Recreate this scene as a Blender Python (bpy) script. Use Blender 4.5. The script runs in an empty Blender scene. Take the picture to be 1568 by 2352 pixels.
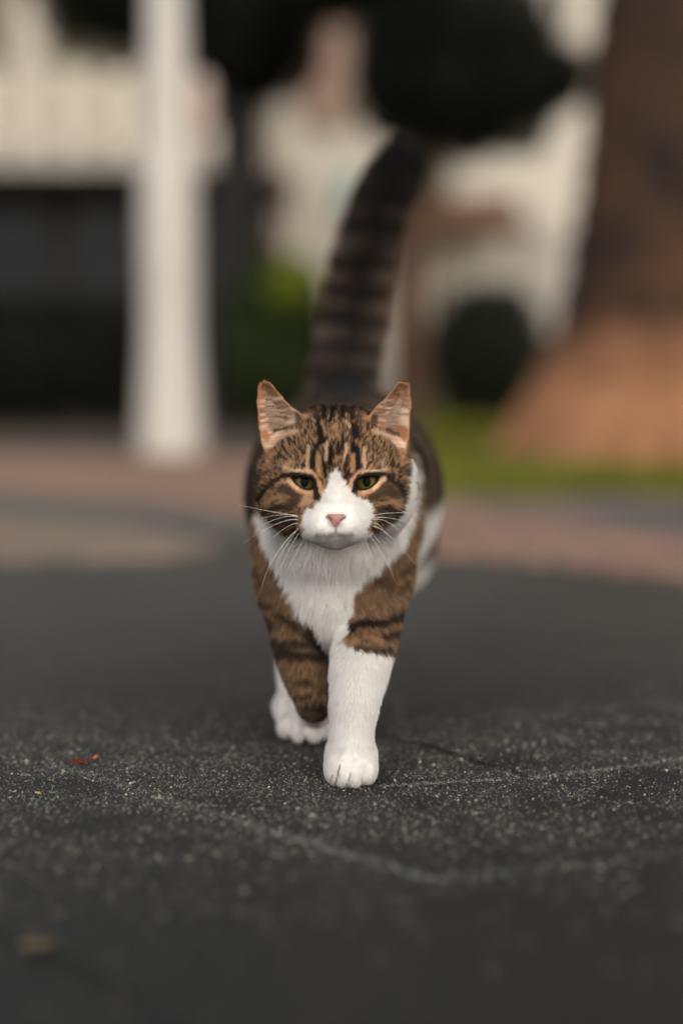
import bpy, bmesh, math, random
import numpy as np
from mathutils import Vector, Matrix
rng = np.random.default_rng(7)
random.seed(7)
scene = bpy.context.scene
COL = scene.collection
rad = math.radians

# ------------------------------------------------------------------ camera, sky, sun, exposure
CAM_H, CAM_D, PITCH = 0.278, 0.948, rad(5.525)
cam_data = bpy.data.cameras.new('camera')
cam = bpy.data.objects.new('camera', cam_data); COL.objects.link(cam)
cam.location = (0, -CAM_D, CAM_H)
cam.rotation_euler = (math.pi / 2 - PITCH, 0, 0)
cam_data.sensor_fit = 'HORIZONTAL'; cam_data.sensor_width = 24.0; cam_data.lens = 50.0
cam_data.clip_start = 0.02; cam_data.clip_end = 1500
cam_data.dof.use_dof = True
cam_data.dof.focus_distance = 0.966
cam_data.dof.aperture_fstop = 1.35
scene.camera = cam

SUN_EL, SUN_AZ = rad(28), rad(-34)          # azimuth from behind the camera, to its left
world = bpy.data.worlds.new('World'); scene.world = world; world.use_nodes = True
wt = world.node_tree; wt.nodes.clear()
w_out = wt.nodes.new('ShaderNodeOutputWorld'); w_bg = wt.nodes.new('ShaderNodeBackground')
w_sky = wt.nodes.new('ShaderNodeTexSky'); w_hsv = wt.nodes.new('ShaderNodeHueSaturation')
w_sky.sky_type = 'NISHITA'; w_sky.sun_disc = False
w_sky.sun_elevation = SUN_EL; w_sky.sun_rotation = math.pi + SUN_AZ
w_sky.air_density = 1.0; w_sky.dust_density = 4.0; w_sky.ozone_density = 1.0
w_hsv.inputs['Saturation'].default_value = 0.28
w_tint = wt.nodes.new('ShaderNodeMix'); w_tint.data_type = 'RGBA'; w_tint.blend_type = 'MULTIPLY'
w_tint.inputs['Factor'].default_value = 1.0; w_tint.inputs[7].default_value = (1.0, 0.97, 0.925, 1)
wt.links.new(w_sky.outputs[0], w_hsv.inputs['Color'])
wt.links.new(w_hsv.outputs[0], w_tint.inputs[6])
wt.links.new(w_tint.outputs[2], w_bg.inputs['Color'])
w_bg.inputs['Strength'].default_value = 0.14
wt.links.new(w_bg.outputs[0], w_out.inputs[0])

sun_data = bpy.data.lights.new('sun', 'SUN'); sun = bpy.data.objects.new('sun', sun_data); COL.objects.link(sun)
sun_data.energy = 1.55; sun_data.angle = rad(28); sun_data.color = (1.0, 0.96, 0.90)
_sd = Vector((math.sin(SUN_AZ) * math.cos(SUN_EL), -math.cos(SUN_AZ) * math.cos(SUN_EL), math.sin(SUN_EL)))
sun.rotation_euler = _sd.to_track_quat('Z', 'Y').to_euler()
sun.location = _sd * 20

scene.view_settings.view_transform = 'Standard'
scene.view_settings.look = 'None'
scene.view_settings.exposure = 0.33
scene.view_settings.gamma = 1.0
scene.view_settings.use_curve_mapping = False
scene.render.engine = 'CYCLES'
scene.cycles.use_denoising = True
scene.cycles.max_bounces = 8
scene.cycles.diffuse_bounces = 4
scene.cycles.glossy_bounces = 3
scene.cycles.transmission_bounces = 6
scene.cycles.transparent_max_bounces = 8
scene.cycles_curves.shape = 'RIBBONS'
scene.cycles_curves.subdivisions = 2

# ------------------------------------------------------------------ helpers
F_PX = 50.0 / 24.0 * 1568.0
CT, ST = math.cos(PITCH), math.sin(PITCH)

def ray(px, py):
    u, v = px - 784.0, 1176.0 - py
    return np.array([u, F_PX * CT + v * ST, -F_PX * ST + v * CT])

def P(px, py, Y):
    """Point at depth Y that stands at (px, py) of the photograph, measured on a 1568 x 2352 copy."""
    r = ray(px, py); t = (Y + CAM_D) / r[1]
    return np.array([0, -CAM_D, CAM_H]) + r * t

def G(px, py, z=0.0):
    r = ray(px, py); t = (z - CAM_H) / r[2]
    return np.array([0, -CAM_D, CAM_H]) + r * t

def proj(p):
    x, y, z = p[..., 0], p[..., 1] + CAM_D, p[..., 2] - CAM_H
    zc = y * CT - z * ST
    yc = y * ST + z * CT
    return 784 + F_PX * x / zc, 1176 - F_PX * yc / zc

def lin(c):
    c = np.asarray(c, float) / 255.0
    return np.where(c <= 0.04045, c / 12.92, ((c + 0.055) / 1.055) ** 2.4)

def lin4(c):
    return tuple(lin(c)) + (1.0,)

def link(o, parent=None):
    COL.objects.link(o)
    if parent is not None:
        o.parent = parent
    return o

def tag(o, label=None, cat=None, group=None, kind=None):
    for k, v in (('label', label), ('category', cat), ('group', group), ('kind', kind)):
        if v: o[k] = v
    return o

def empty(name, loc=(0, 0, 0), rz=0.0):
    o = bpy.data.objects.new(name, None); COL.objects.link(o)
    o.location = loc; o.rotation_euler = (0, 0, rz); o.empty_display_size = 0.1
    return o

def mesh_obj(name, verts, faces, material, parent=None, smooth=False):
    me = bpy.data.meshes.new(name)
    verts = np.asarray(verts, np.float32)
    if isinstance(faces, np.ndarray):
        k = faces.shape[1]; nf = len(faces)
        me.vertices.add(len(verts)); me.vertices.foreach_set('co', verts.ravel())
        me.loops.add(nf * k); me.loops.foreach_set('vertex_index', faces.astype(np.int32).ravel())
        me.polygons.add(nf); me.polygons.foreach_set('loop_start', np.arange(0, nf * k, k, dtype=np.int32))
        me.update(calc_edges=True); me.validate()
    else:
        me.from_pydata([tuple(v) for v in verts], [], faces); me.update()
    if smooth:
        me.polygons.foreach_set('use_smooth', np.ones(len(me.polygons), bool))
    if material: me.materials.append(material)
    return link(bpy.data.objects.new(name, me), parent)

class Mat:
    def __init__(s, name):
        s.m = bpy.data.materials.new(name); s.m.use_nodes = True
        s.t = s.m.node_tree; s.t.nodes.clear()
        s.out = s.t.nodes.new('ShaderNodeOutputMaterial')
    def n(s, typ, **kw):
        nd = s.t.nodes.new('ShaderNode' + typ)
        for k, v in kw.items(): setattr(nd, k, v)
        return nd
    def l(s, a, b): s.t.links.new(a, b)
    def noise(s, scale, detail=4, rough=0.55, vec=None):
        nd = s.n('TexNoise'); nd.inputs['Scale'].default_value = scale
        nd.inputs['Detail'].default_value = detail; nd.inputs['Roughness'].default_value = rough
        if vec is not None: s.l(vec, nd.inputs['Vector'])
        return nd.outputs[0]
    def ramp(s, fac, stops):
        nd = s.n('ValToRGB'); s.l(fac, nd.inputs[0])
        e = nd.color_ramp.elements
        while len(e) < len(stops): e.new(0.5)
        for el, (p, c) in zip(e, stops):
            el.position = p; el.color = lin4(c) if len(c) == 3 else c
        return nd.outputs[0]
    def mix(s, fac, a, b, mode='MIX'):
        nd = s.n('Mix', data_type='RGBA', blend_type=mode)
        for sock, v in ((nd.inputs[0], fac), (nd.inputs[6], a), (nd.inputs[7], b)):
            if isinstance(v, (int, float)): sock.default_value = v
            elif isinstance(v, tuple): sock.default_value = lin4(v)
            else: s.l(v, sock)
        return nd.outputs[2]
    def bsdf(s, color, rough=0.7, spec=0.3, bump=None, dist=0.01, strength=0.6, **kw):
        b = s.n('BsdfPrincipled')
        if isinstance(color, tuple): b.inputs['Base Color'].default_value = lin4(color)
        else: s.l(color, b.inputs['Base Color'])
        b.inputs['Roughness'].default_value = rough
        b.inputs['Specular IOR Level'].default_value = spec
        for k, v in kw.items(): b.inputs[k].default_value = v
        if bump is not None:
            bn = s.n('Bump'); bn.inputs['Distance'].default_value = dist; bn.inputs['Strength'].default_value = strength
            s.l(bump, bn.inputs['Height']); s.l(bn.outputs[0], b.inputs['Normal'])
        s.l(b.outputs[0], s.out.inputs[0])
        return s.m

def coords(m, kind='Object'):
    return m.n('TexCoord').outputs[kind]

def simple(name, c1, c2, scale=3.0, rough=0.8, spec=0.25, bscale=40.0, dist=0.004):
    m = Mat(name); v = coords(m)
    col = m.ramp(m.noise(scale, 5, 0.6, v), [(0.3, c1), (0.7, c2)])
    return m.bsdf(col, rough, spec, m.noise(bscale, 4, 0.6, v), dist)

def island(name, stops, rough=0.6, spec=0.3, trans=0.0, gnoise=None):
    m = Mat(name)
    g = m.n('NewGeometry')
    col = m.ramp(g.outputs['Random Per Island'], stops)
    if gnoise:
        col = m.mix(m.ramp(m.noise(gnoise[0], 3, 0.5, coords(m)), [(0.38, (0, 0, 0)), (0.62, (255, 255, 255))]), col, gnoise[1])
    if trans:
        d = m.n('BsdfPrincipled'); m.l(col, d.inputs['Base Color']); d.inputs['Roughness'].default_value = rough
        d.inputs['Specular IOR Level'].default_value = spec
        tr = m.n('BsdfTranslucent'); m.l(col, tr.inputs[0])
        mx = m.n('MixShader'); mx.inputs[0].default_value = trans
        m.l(d.outputs[0], mx.inputs[1]); m.l(tr.outputs[0], mx.inputs[2]); m.l(mx.outputs[0], m.out.inputs[0])
        return m.m
    return m.bsdf(col, rough, spec)

def box(name, x0, x1, y0, y1, z0, z1, material, parent=None, bevel=0.0):
    bm = bmesh.new()
    bmesh.ops.create_cube(bm, size=1.0)
    for v in bm.verts:
        v.co = Vector(((x0 + x1) / 2 + v.co.x * (x1 - x0), (y0 + y1) / 2 + v.co.y * (y1 - y0), (z0 + z1) / 2 + v.co.z * (z1 - z0)))
    if bevel: bmesh.ops.bevel(bm, geom=list(bm.edges), offset=bevel, segments=2, affect='EDGES', profile=0.6)
    me = bpy.data.meshes.new(name); bm.to_mesh(me); bm.free()
    me.materials.append(material)
    return link(bpy.data.objects.new(name, me), parent)

def lathe(name, prof, material, parent=None, seg=48, disp=None, axis=None):
    """Rings of (radius, z); axis(z) gives the centre line, disp(angle, z) adds to the radius."""
    vs, fs = [], []
    for r, z in prof:
        cx, cy = axis(z) if axis else (0, 0)
        for i in range(seg):
            a = 2 * math.pi * i / seg
            rr = r + (disp(a, z) if disp else 0)
            vs.append((cx + rr * math.cos(a), cy + rr * math.sin(a), z))
    for j in range(len(prof) - 1):
        for i in range(seg):
            k = (i + 1) % seg
            fs.append((j * seg + i, j * seg + k, (j + 1) * seg + k, (j + 1) * seg + i))
    fs.append(tuple(range(seg))[::-1]); fs.append(tuple((len(prof) - 1) * seg + i for i in range(seg)))
    return mesh_obj(name, vs, fs, material, parent, smooth=True)

def poly_sheet(name, pts, z, material, kind='structure'):
    """A thin slab: its top at z, its edges going down into the ground."""
    bm = bmesh.new(); bv = [bm.verts.new((p[0], p[1], z)) for p in pts]
    f = bm.faces.new(bv); f.normal_update()
    if f.normal.z < 0: f.normal_flip()
    ex = bmesh.ops.extrude_edge_only(bm, edges=list(bm.edges))
    for v in ex['geom']:
        if isinstance(v, bmesh.types.BMVert): v.co.z = -0.02
    bmesh.ops.recalc_face_normals(bm, faces=bm.faces[:])
    bmesh.ops.triangulate(bm, faces=bm.faces[:])
    me = bpy.data.meshes.new(name); bm.to_mesh(me); bm.free(); me.materials.append(material)
    if me.polygons and max(me.polygons, key=lambda q: q.area).normal.z < 0: me.flip_normals()
    return tag(link(bpy.data.objects.new(name, me)), kind=kind)

def tube(name, pts, radii, material, parent=None, seg=5):
    pts = np.asarray(pts, float); n = len(pts)
    tg = np.gradient(pts, axis=0); tg /= np.linalg.norm(tg, axis=1)[:, None] + 1e-12
    up = np.array([0, 0.3, 1.0]); a = np.cross(tg, up); a /= np.linalg.norm(a, axis=1)[:, None] + 1e-12
    b = np.cross(tg, a)
    vs = []
    for i in range(n):
        for k in range(seg):
            an = 2 * math.pi * k / seg
            vs.append(pts[i] + radii[i] * (math.cos(an) * a[i] + math.sin(an) * b[i]))
    fs = [(i * seg + k, i * seg + (k + 1) % seg, (i + 1) * seg + (k + 1) % seg, (i + 1) * seg + k) for i in range(n - 1) for k in range(seg)]
    fs += [tuple(range(seg))[::-1], tuple((n - 1) * seg + k for k in range(seg))]
    return mesh_obj(name, vs, fs, material, parent, smooth=True)

# lattice value noise on points
def vnoise(p, seed=0):
    p = np.asarray(p, np.float64); i = np.floor(p).astype(np.int64); f = p - i
    f = f * f * (3 - 2 * f)
    def h(ix, iy, iz):
        n = (ix * 374761393 + iy * 668265263 + iz * 2147483647 + seed * 144665) & 0xFFFFFFFF
        n = ((n ^ (n >> 13)) * 1274126177) & 0xFFFFFFFF
        n = ((n ^ (n >> 16)) * 2246822519) & 0xFFFFFFFF
        return ((n ^ (n >> 15)) & 0xFFFFFF) / float(0xFFFFFF)
    r = 0.0
    for dx in (0, 1):
        for dy in (0, 1):
            for dz in (0, 1):
                w = (f[:, 0] if dx else 1 - f[:, 0]) * (f[:, 1] if dy else 1 - f[:, 1]) * (f[:, 2] if dz else 1 - f[:, 2])
                r = r + w * h(i[:, 0] + dx, i[:, 1] + dy, i[:, 2] + dz)
    return r

def fbm(p, seed=0, oct=3):
    p = np.asarray(p, float); r = 0; a = 0.5; s = 0
    for k in range(oct):
        r = r + a * vnoise(p * 2 ** k, seed + k); s += a; a *= 0.5
    return r / s

def smoothstep(a, b, x):
    t = np.clip((x - a) / (b - a), 0, 1); return t * t * (3 - 2 * t)

# ------------------------------------------------------------------ materials of the setting
def asphalt_mat():
    m = Mat('asphalt'); v = coords(m)
    big = m.noise(1.3, 4, 0.6, v); fine = m.noise(420, 3, 0.7, v)
    c = m.ramp(big, [(0.3, (21, 23, 25)), (0.7, (27, 29, 30))])
    # far road paler: grazing sheen painted into the colour, broken up like dust
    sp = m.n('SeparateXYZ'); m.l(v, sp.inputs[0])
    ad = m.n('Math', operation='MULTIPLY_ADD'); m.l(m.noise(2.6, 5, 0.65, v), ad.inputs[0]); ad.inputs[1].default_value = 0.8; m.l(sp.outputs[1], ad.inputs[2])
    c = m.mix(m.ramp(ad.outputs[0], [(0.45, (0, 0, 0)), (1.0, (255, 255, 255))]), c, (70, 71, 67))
    c = m.mix(0.5, c, m.ramp(fine, [(0.35, (90, 90, 88)), (0.55, (190, 190, 186)), (0.72, (255, 255, 250))]), 'MULTIPLY')
    vo = m.n('TexVoronoi'); vo.inputs['Scale'].default_value = 520; m.l(v, vo.inputs['Vector'])
    h = m.mix(0.5, m.noise(260, 5, 0.7, v), vo.outputs['Distance'])
    return m.bsdf(c, 0.5, 0.4, h, 0.0025, 0.8)
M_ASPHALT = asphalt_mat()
M_GRIT = island('asphalt_grit', [(0.0, (24, 26, 28)), (0.6, (42, 44, 45)), (0.80, (72, 72, 70)), (0.91, (114, 110, 102)), (0.965, (146, 136, 122)), (1.0, (186, 174, 158))], 0.75, 0.4)
M_SEAM = island('pale_dust', [(0.0, (76, 84, 84)), (0.6, (98, 102, 98)), (1.0, (150, 146, 136))], 0.85, 0.3)
M_CRACK = simple('crack_dark', (38, 39, 40), (48, 49, 49), 80, 0.9, 0.1)
M_GUTTER = simple('gutter_concrete', (82, 81, 76), (94, 92, 86), 5, 0.85)
M_PATCH = simple('asphalt_patch', (70, 72, 74), (86, 88, 90), 6, 0.85)
M_SOIL = simple('shaded_soil', (70, 62, 55), (92, 80, 70), 3, 0.95)

def paver_mat(name, a, b, mortar, sc):
    m = Mat(name); v = coords(m)
    br = m.n('TexBrick'); br.inputs['Scale'].default_value = sc
    br.inputs['Color1'].default_value = lin4(a); br.inputs['Color2'].default_value = lin4(b); br.inputs['Mortar'].default_value = lin4(mortar)
    br.inputs['Mortar Size'].default_value = 0.02
    m.l(v, br.inputs['Vector'])
    c = m.mix(m.ramp(m.noise(2.2, 4, 0.6, v), [(0.35, (0, 0, 0)), (0.65, (120, 120, 120))]), br.outputs[0], tuple(int(x * 0.72) for x in a))
    return m.bsdf(c, 0.85, 0.25, br.outputs['Fac'], 0.004, -0.6)
M_PAVER = paver_mat('pink_pavers', (148, 117, 102), (132, 104, 91), (106, 93, 86), 2.4)
M_PAVER_DARK = paver_mat('dull_pavers', (124, 104, 96), (112, 96, 90), (96, 88, 84), 2.4)
M_SAND = paver_mat('tan_pavers', (132, 115, 102), (122, 106, 95), (106, 96, 88), 3.0)

M_WHITE = simple('white_render', (178, 170, 158), (190, 182, 170), 1.5, 0.85, 0.2, 60, 0.003)
M_BALUSTER = simple('baluster_paint', (204, 194, 178), (214, 204, 190), 2, 0.7)
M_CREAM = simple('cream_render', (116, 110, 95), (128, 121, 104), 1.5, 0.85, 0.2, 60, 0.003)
M_POST = simple('white_post_paint', (170, 164, 157), (181, 176, 169), 2.5, 0.55, 0.4, 30, 0.003)
M_PINKWHITE = simple('pink_white_paint', (164, 146, 136), (174, 156, 146), 3, 0.6)
M_BEIGE = simple('pinkish_render', (140, 118, 105), (126, 104, 92), 2, 0.85)
M_DARKWOOD = simple('dark_timber', (26, 24, 23), (36, 33, 31), 4, 0.7)
M_BROWN = simple('brown_awning', (80, 58, 46), (98, 72, 56), 4, 0.85)
M_TEAL = simple('teal_paint', (70, 150, 150), (90, 165, 160), 4, 0.6)
M_PINK = simple('pink_paint', (178, 140, 136), (190, 152, 146), 4, 0.6)
M_GREYWALL = simple('grey_render', (150, 144, 136), (168, 160, 152), 2, 0.85)
m = Mat('window_glass'); M_GLASS = m.bsdf((18, 21, 26), 0.25, 0.3)
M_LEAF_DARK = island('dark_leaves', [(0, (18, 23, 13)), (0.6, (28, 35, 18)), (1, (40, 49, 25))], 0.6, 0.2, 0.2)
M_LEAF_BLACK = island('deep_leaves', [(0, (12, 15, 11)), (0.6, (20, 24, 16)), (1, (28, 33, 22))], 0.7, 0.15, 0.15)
M_LEAF_LIT = island('green_leaves', [(0, (72, 86, 20)), (0.6, (112, 128, 30)), (1, (150, 162, 56))], 0.6, 0.2, 0.3)
M_LEAF_OLIVE = island('olive_leaves', [(0, (34, 44, 22)), (0.6, (48, 60, 26)), (1, (64, 76, 34))], 0.6, 0.2, 0.25)
M_LEAF_BROWN = island('brown_leaves', [(0, (50, 36, 28)), (0.6, (74, 54, 42)), (1, (100, 78, 60))], 0.7, 0.15, 0.2)
M_GRASS = island('grass_blades', [(0, (90, 94, 28)), (0.5, (114, 116, 36)), (1, (150, 148, 70))], 0.7, 0.15, 0.3, (1.9, (92, 98, 40)))
M_BARK = simple('brown_bark', (60, 46, 38), (92, 68, 54), 9, 0.95, 0.15, 30, 0.02)
M_BARK_PALE = simple('pinkish_bark', (120, 98, 88), (96, 76, 66), 5, 0.95, 0.15, 30, 0.02)

# ------------------------------------------------------------------ the ground
ROAD_FAR = 400
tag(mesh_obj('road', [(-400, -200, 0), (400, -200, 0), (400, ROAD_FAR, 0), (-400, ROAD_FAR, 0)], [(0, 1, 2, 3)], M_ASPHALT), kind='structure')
def gp(lst): return [G(a, b)[:2] for a, b in lst]
poly_sheet('soil_bed', gp([(-700, 985), (-1200, 930), (2600, 930), (2600, 1060), (1000, 1060), (560, 1052), (-700, 1046)]), 0.004, M_SOIL)
poly_sheet('brick_pavement', gp([(-700, 1042), (560, 1050), (760, 1072), (1000, 1100), (1568, 1160), (2300, 1195), (2300, 1440), (1568, 1342), (1270, 1300), (1000, 1276), (700, 1222), (560, 1196), (330, 1160), (0, 1138), (-700, 1112)]), 0.008, M_PAVER)
poly_sheet('dark_pavers', gp([(1010, 1104), (1568, 1162), (2300, 1196), (2300, 1285), (1568, 1246), (1330, 1222), (1120, 1190), (1020, 1150)]), 0.010, M_PAVER_DARK)
poly_sheet('paver_strip', gp([(-700, 1176), (0, 1192), (300, 1214), (420, 1238), (500, 1262), (410, 1282), (0, 1291), (-700, 1300)]), 0.008, M_SAND)
poly_sheet('gutter_strip', gp([(-700, 1108), (0, 1134), (330, 1156), (560, 1192), (620, 1215), (480, 1240), (440, 1215), (220, 1196), (0, 1188), (-700, 1186)]), 0.006, M_GUTTER)
poly_sheet('asphalt_patch', gp([(1330, 1180), (1420, 1172), (1700, 1180), (2300, 1200), (2300, 1270), (1640, 1236), (1400, 1205)]), 0.012, M_PATCH)
GRASS_POLY = [(760, 945), (2400, 945), (2400, 1130), (1700, 1136), (1500, 1145), (1200, 1156), (1000, 1150), (860, 1120), (760, 1060)]
M_TURF = simple('turf_soil', (84, 86, 36), (104, 104, 44), 5, 0.95)
poly_sheet('turf_base', gp(GRASS_POLY), 0.012, M_TURF)

def in_poly(x, y, poly):
    poly = np.asarray(poly); n = len(poly); c = np.zeros(len(x), bool)
    for i in range(n):
        x0, y0 = poly[i]; x1, y1 = poly[i - 1]
        cond = ((y0 > y) != (y1 > y)) & (x < (x1 - x0) * (y - y0) / (y1 - y0 + 1e-12) + x0)
        c ^= cond
    return c

def grass():
    gpoly = np.array(gp(GRASS_POLY))
    N = 60000
    x = rng.uniform(-0.3, 4.5, N); d = 3.0 + (rng.uniform(0, 1, N) ** 1.6) * 7.2; y = d - CAM_D
    k = in_poly(x, y, gpoly); x, y = x[k], y[k]; n = len(x)
    h = rng.uniform(0.02, 0.06, n); w = rng.uniform(0.002, 0.0045, n) * (1 + 0.12 * y); a = rng.uniform(0, 2 * np.pi, n)
    lean = rng.uniform(0.2, 0.9, n) * h; la = rng.uniform(0, 2 * np.pi, n)
    bx, by = np.cos(a) * w, np.sin(a) * w
    lx, ly = np.cos(la) * lean, np.sin(la) * lean
    z0 = np.full(n, 0.010)
    V = np.stack([np.stack([x - bx, y - by, z0], 1), np.stack([x + bx, y + by, z0], 1),
                  np.stack([x + bx * .7 + lx * .4, y + by * .7 + ly * .4, z0 + h * .6], 1), np.stack([x - bx * .7 + lx * .4, y - by * .7 + ly * .4, z0 + h * .6], 1),
                  np.stack([x + lx, y + ly, z0 + h], 1)], 1).reshape(-1, 3)
    b = np.arange(n)[:, None] * 5
    T = np.concatenate([b + [0, 1, 2], b + [0, 2, 3], b + [3, 2, 4]], 0)
    tag(mesh_obj('grass', V, T, M_GRASS), 'short yellow green grass between the brick pavement and the palm trunk', 'grass', kind='stuff')
grass()

# the stone chips of the road surface near the camera
def chips(name, x, y, r, material, sink=0.25):
    n = len(x)
    ang = rng.uniform(0, 2 * np.pi, (n, 4)) * 0.12 + np.arange(4) * np.pi / 2 + rng.uniform(0, 2 * np.pi, (n, 1))
    rr = r[:, None] * rng.uniform(0.65, 1.2, (n, 4))
    h = r * rng.uniform(0.35, 0.9, n)
    ring = np.stack([x[:, None] + np.cos(ang) * rr, y[:, None] + np.sin(ang) * rr, -0.0002 + rng.uniform(0, 0.2, (n, 4)) * h[:, None]], 2)
    apex = np.stack([x + rng.uniform(-.35, .35, n) * r, y + rng.uniform(-.35, .35, n) * r, h], 1)[:, None]
    V = np.concatenate([ring, apex], 1).reshape(-1, 3)
    b = np.arange(n)[:, None] * 5
    T = np.concatenate([b + [0, 1, 4], b + [1, 2, 4], b + [2, 3, 4], b + [3, 0, 4]], 0)
    return mesh_obj(name, V, T, material)
n1 = 330000
cx = np.concatenate([rng.uniform(-.29, .29, n1), rng.uniform(-.8, .8, 90000)])
cy = np.concatenate([rng.normal(0.02, 0.10, n1), rng.uniform(-.7, 1.1, 90000)])
cr = np.concatenate([0.00032 + rng.gamma(2.0, 0.00017, n1), 0.0004 + rng.gamma(2.0, 0.0002, 90000)])
kk = vnoise(np.stack([cx * 40, cy * 40, cx * 0], 1), 3) > rng.uniform(0.0, 0.75, len(cx))
tag(chips('road_grit', cx[kk], cy[kk], cr[kk], M_GRIT), 'fine grey stone grit bound in the road surface', 'grit', kind='stuff')

def along(poly, n, jitter):
    p = np.array(gp(poly)); seg = np.linalg.norm(np.diff(p, axis=0), axis=1); cum = np.r_[0, np.cumsum(seg)]
    t = rng.uniform(0, cum[-1], n)
    return np.stack([np.interp(t, cum, p[:, 0]) + rng.normal(0, jitter, n), np.interp(t, cum, p[:, 1]) + rng.normal(0, jitter, n)], 1)
SEAMS = [([(120, 1756), (990, 2022)], 1300, 0.0036), ([(990, 2024), (1640, 1946)], 260, 0.006),
         ([(872, 1806), (1240, 1786)], 500, 0.0022), ([(1240, 1786), (1600, 1740)], 600, 0.0022),
         ([(880, 1665), (1568, 1612)], 500, 0.014)]
sp = np.concatenate([along(a, n, j) for a, n, j in SEAMS])
tag(chips('dust_seam', sp[:, 0], sp[:, 1], 0.0004 + rng.gamma(2.0, 0.0002, len(sp)), M_SEAM), 'pale grit gathered along thin seams in the road', 'grit', kind='stuff')

def ribbon(name, poly, width, z, material):
    p = np.array(gp(poly)); cum = np.r_[0, np.cumsum(np.linalg.norm(np.diff(p, axis=0), axis=1))]
    n = max(20, int(cum[-1] / 0.006)); t = np.linspace(0, cum[-1], n)
    c = np.stack([np.interp(t, cum, p[:, 0]), np.interp(t, cum, p[:, 1])], 1)
    c += (fbm(np.stack([t * 40, t * 0, t * 0], 1), 5)[:, None] - .5) * 0.01
    tg = np.gradient(c, axis=0); tg /= np.linalg.norm(tg, axis=1)[:, None]; nn = np.stack([-tg[:, 1], tg[:, 0]], 1)
    w = width * (0.25 + 1.3 * fbm(np.stack([t * 90, t * 0, t * 0], 1), 9)) * np.sin(np.linspace(0.1, math.pi - 0.1, n)) ** 0.3
    V = np.concatenate([np.c_[c - nn * w[:, None] / 2, np.full(n, z)], np.c_[c + nn * w[:, None] / 2, np.full(n, z)]])
    fs = [(i, i + 1, n + i + 1, n + i) for i in range(n - 1)]
    return tag(mesh_obj(name, V, fs, material), kind='structure')
ribbon('road_crack', [(872, 1692), (1000, 1724), (1120, 1758), (1235, 1790)], 0.0032, 0.0012, M_CRACK)
ribbon('road_crack', [(-60, 2140), (130, 2204), (300, 2290), (460, 2390)], 0.005, 0.0012, M_CRACK)

# ------------------------------------------------------------------ things behind the cat
def X(px, d): return (px - 784.0) / F_PX * d           # lateral metres at distance d
def Z(py, d):                                           # height at distance d
    return float(P(784, py, d - CAM_D)[2])

def leaf_cloud(n, centre, radii, size, shell=0.45, power=2.0, squash=None, seed=0):
    r = np.random.default_rng(seed)
    u = r.normal(size=(n, 3)); u /= np.linalg.norm(u, axis=1)[:, None]
    if power != 2.0:
        u = u / (np.sum(np.abs(u) ** power, 1) ** (1 / power))[:, None]
    bump = 0.70 + 0.56 * fbm(u * 3.1 + 7 + seed, seed, 3)
    q = (shell + (1 - shell) * r.uniform(0, 1, n) ** 0.6) * bump
    c = np.asarray(centre) + u * q[:, None] * np.asarray(radii)
    nrm = u + r.normal(0, 0.55, (n, 3)); nrm /= np.linalg.norm(nrm, axis=1)[:, None]
    t = np.cross(nrm, r.normal(size=(n, 3))); t /= np.linalg.norm(t, axis=1)[:, None]
    b = np.cross(nrm, t)
    s = size * r.uniform(0.6, 1.3, n)[:, None]
    V = np.stack([c - t * s, c + b * s * .45 - nrm * s * .08, c + t * s, c - b * s * .45 - nrm * s * .08], 1).reshape(-1, 3)
    i = np.arange(n)[:, None] * 4
    return V, np.concatenate([i + [0, 1, 2], i + [0, 2, 3]], 0)

def merge(parts):
    Vs, Fs, o = [], [], 0
    for V, T in parts:
        Vs.append(V); Fs.append(T + o); o += len(V)
    return np.concatenate(Vs), np.concatenate(Fs)

def limb_mesh(name, chains, material, parent, seg=10):
    parts = []
    for pts, rr in chains:
        pts = np.asarray(pts, float); n = len(pts)
        tg = np.gradient(pts, axis=0); tg /= np.linalg.norm(tg, axis=1)[:, None]
        a = np.cross(tg, [0.2, 1, 0.1]); a /= np.linalg.norm(a, axis=1)[:, None]; b = np.cross(tg, a)
        an = np.linspace(0, 2 * math.pi, seg, endpoint=False)
        V = (pts[:, None] + np.asarray(rr)[:, None, None] * (np.cos(an)[None, :, None] * a[:, None] + np.sin(an)[None, :, None] * b[:, None]) * (0.85 + 0.3 * rng.uniform(size=(n, seg, 1)))).reshape(-1, 3)
        T = []
        for j in range(n - 1):
            for i in range(seg):
                k = (i + 1) % seg
                T += [(j * seg + i, j * seg + k, (j + 1) * seg + k), (j * seg + i, (j + 1) * seg + k, (j + 1) * seg + i)]
        parts.append((V, np.array(T)))
    V, T = merge(parts)
    return mesh_obj(name, V, T, material, parent, smooth=True)

def bush(name, d, px, top, hw, depth, material, label, cat='bush', n=7000, power=2.6, size=0.022, seed=1, group=None):
    h = Z(top, d); x = X(px, d); y = d - CAM_D
    t = empty(name, (x, y, 0.012)); tag(t, label, cat, group)
    V, T = leaf_cloud(n, (0, 0, h * 0.52), (hw * d / F_PX, depth, h * 0.50), size, 0.55, power, seed=seed)
    mesh_obj('foliage', V, T, material, t)
    limb_mesh('stem', [(np.array([[0.03 * math.cos(k * 2.1), 0.03 * math.sin(k * 2.1), 0], [0.1 * math.cos(k * 2.1), 0.08 * math.sin(k * 2.1), h * .35], [hw * d / F_PX * .5 * math.cos(k * 2.1), depth * .5 * math.sin(k * 2.1), h * .7]]), [.02, .014, .006]) for k in range(3)], M_BARK, t, 6)
    return t

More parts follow.
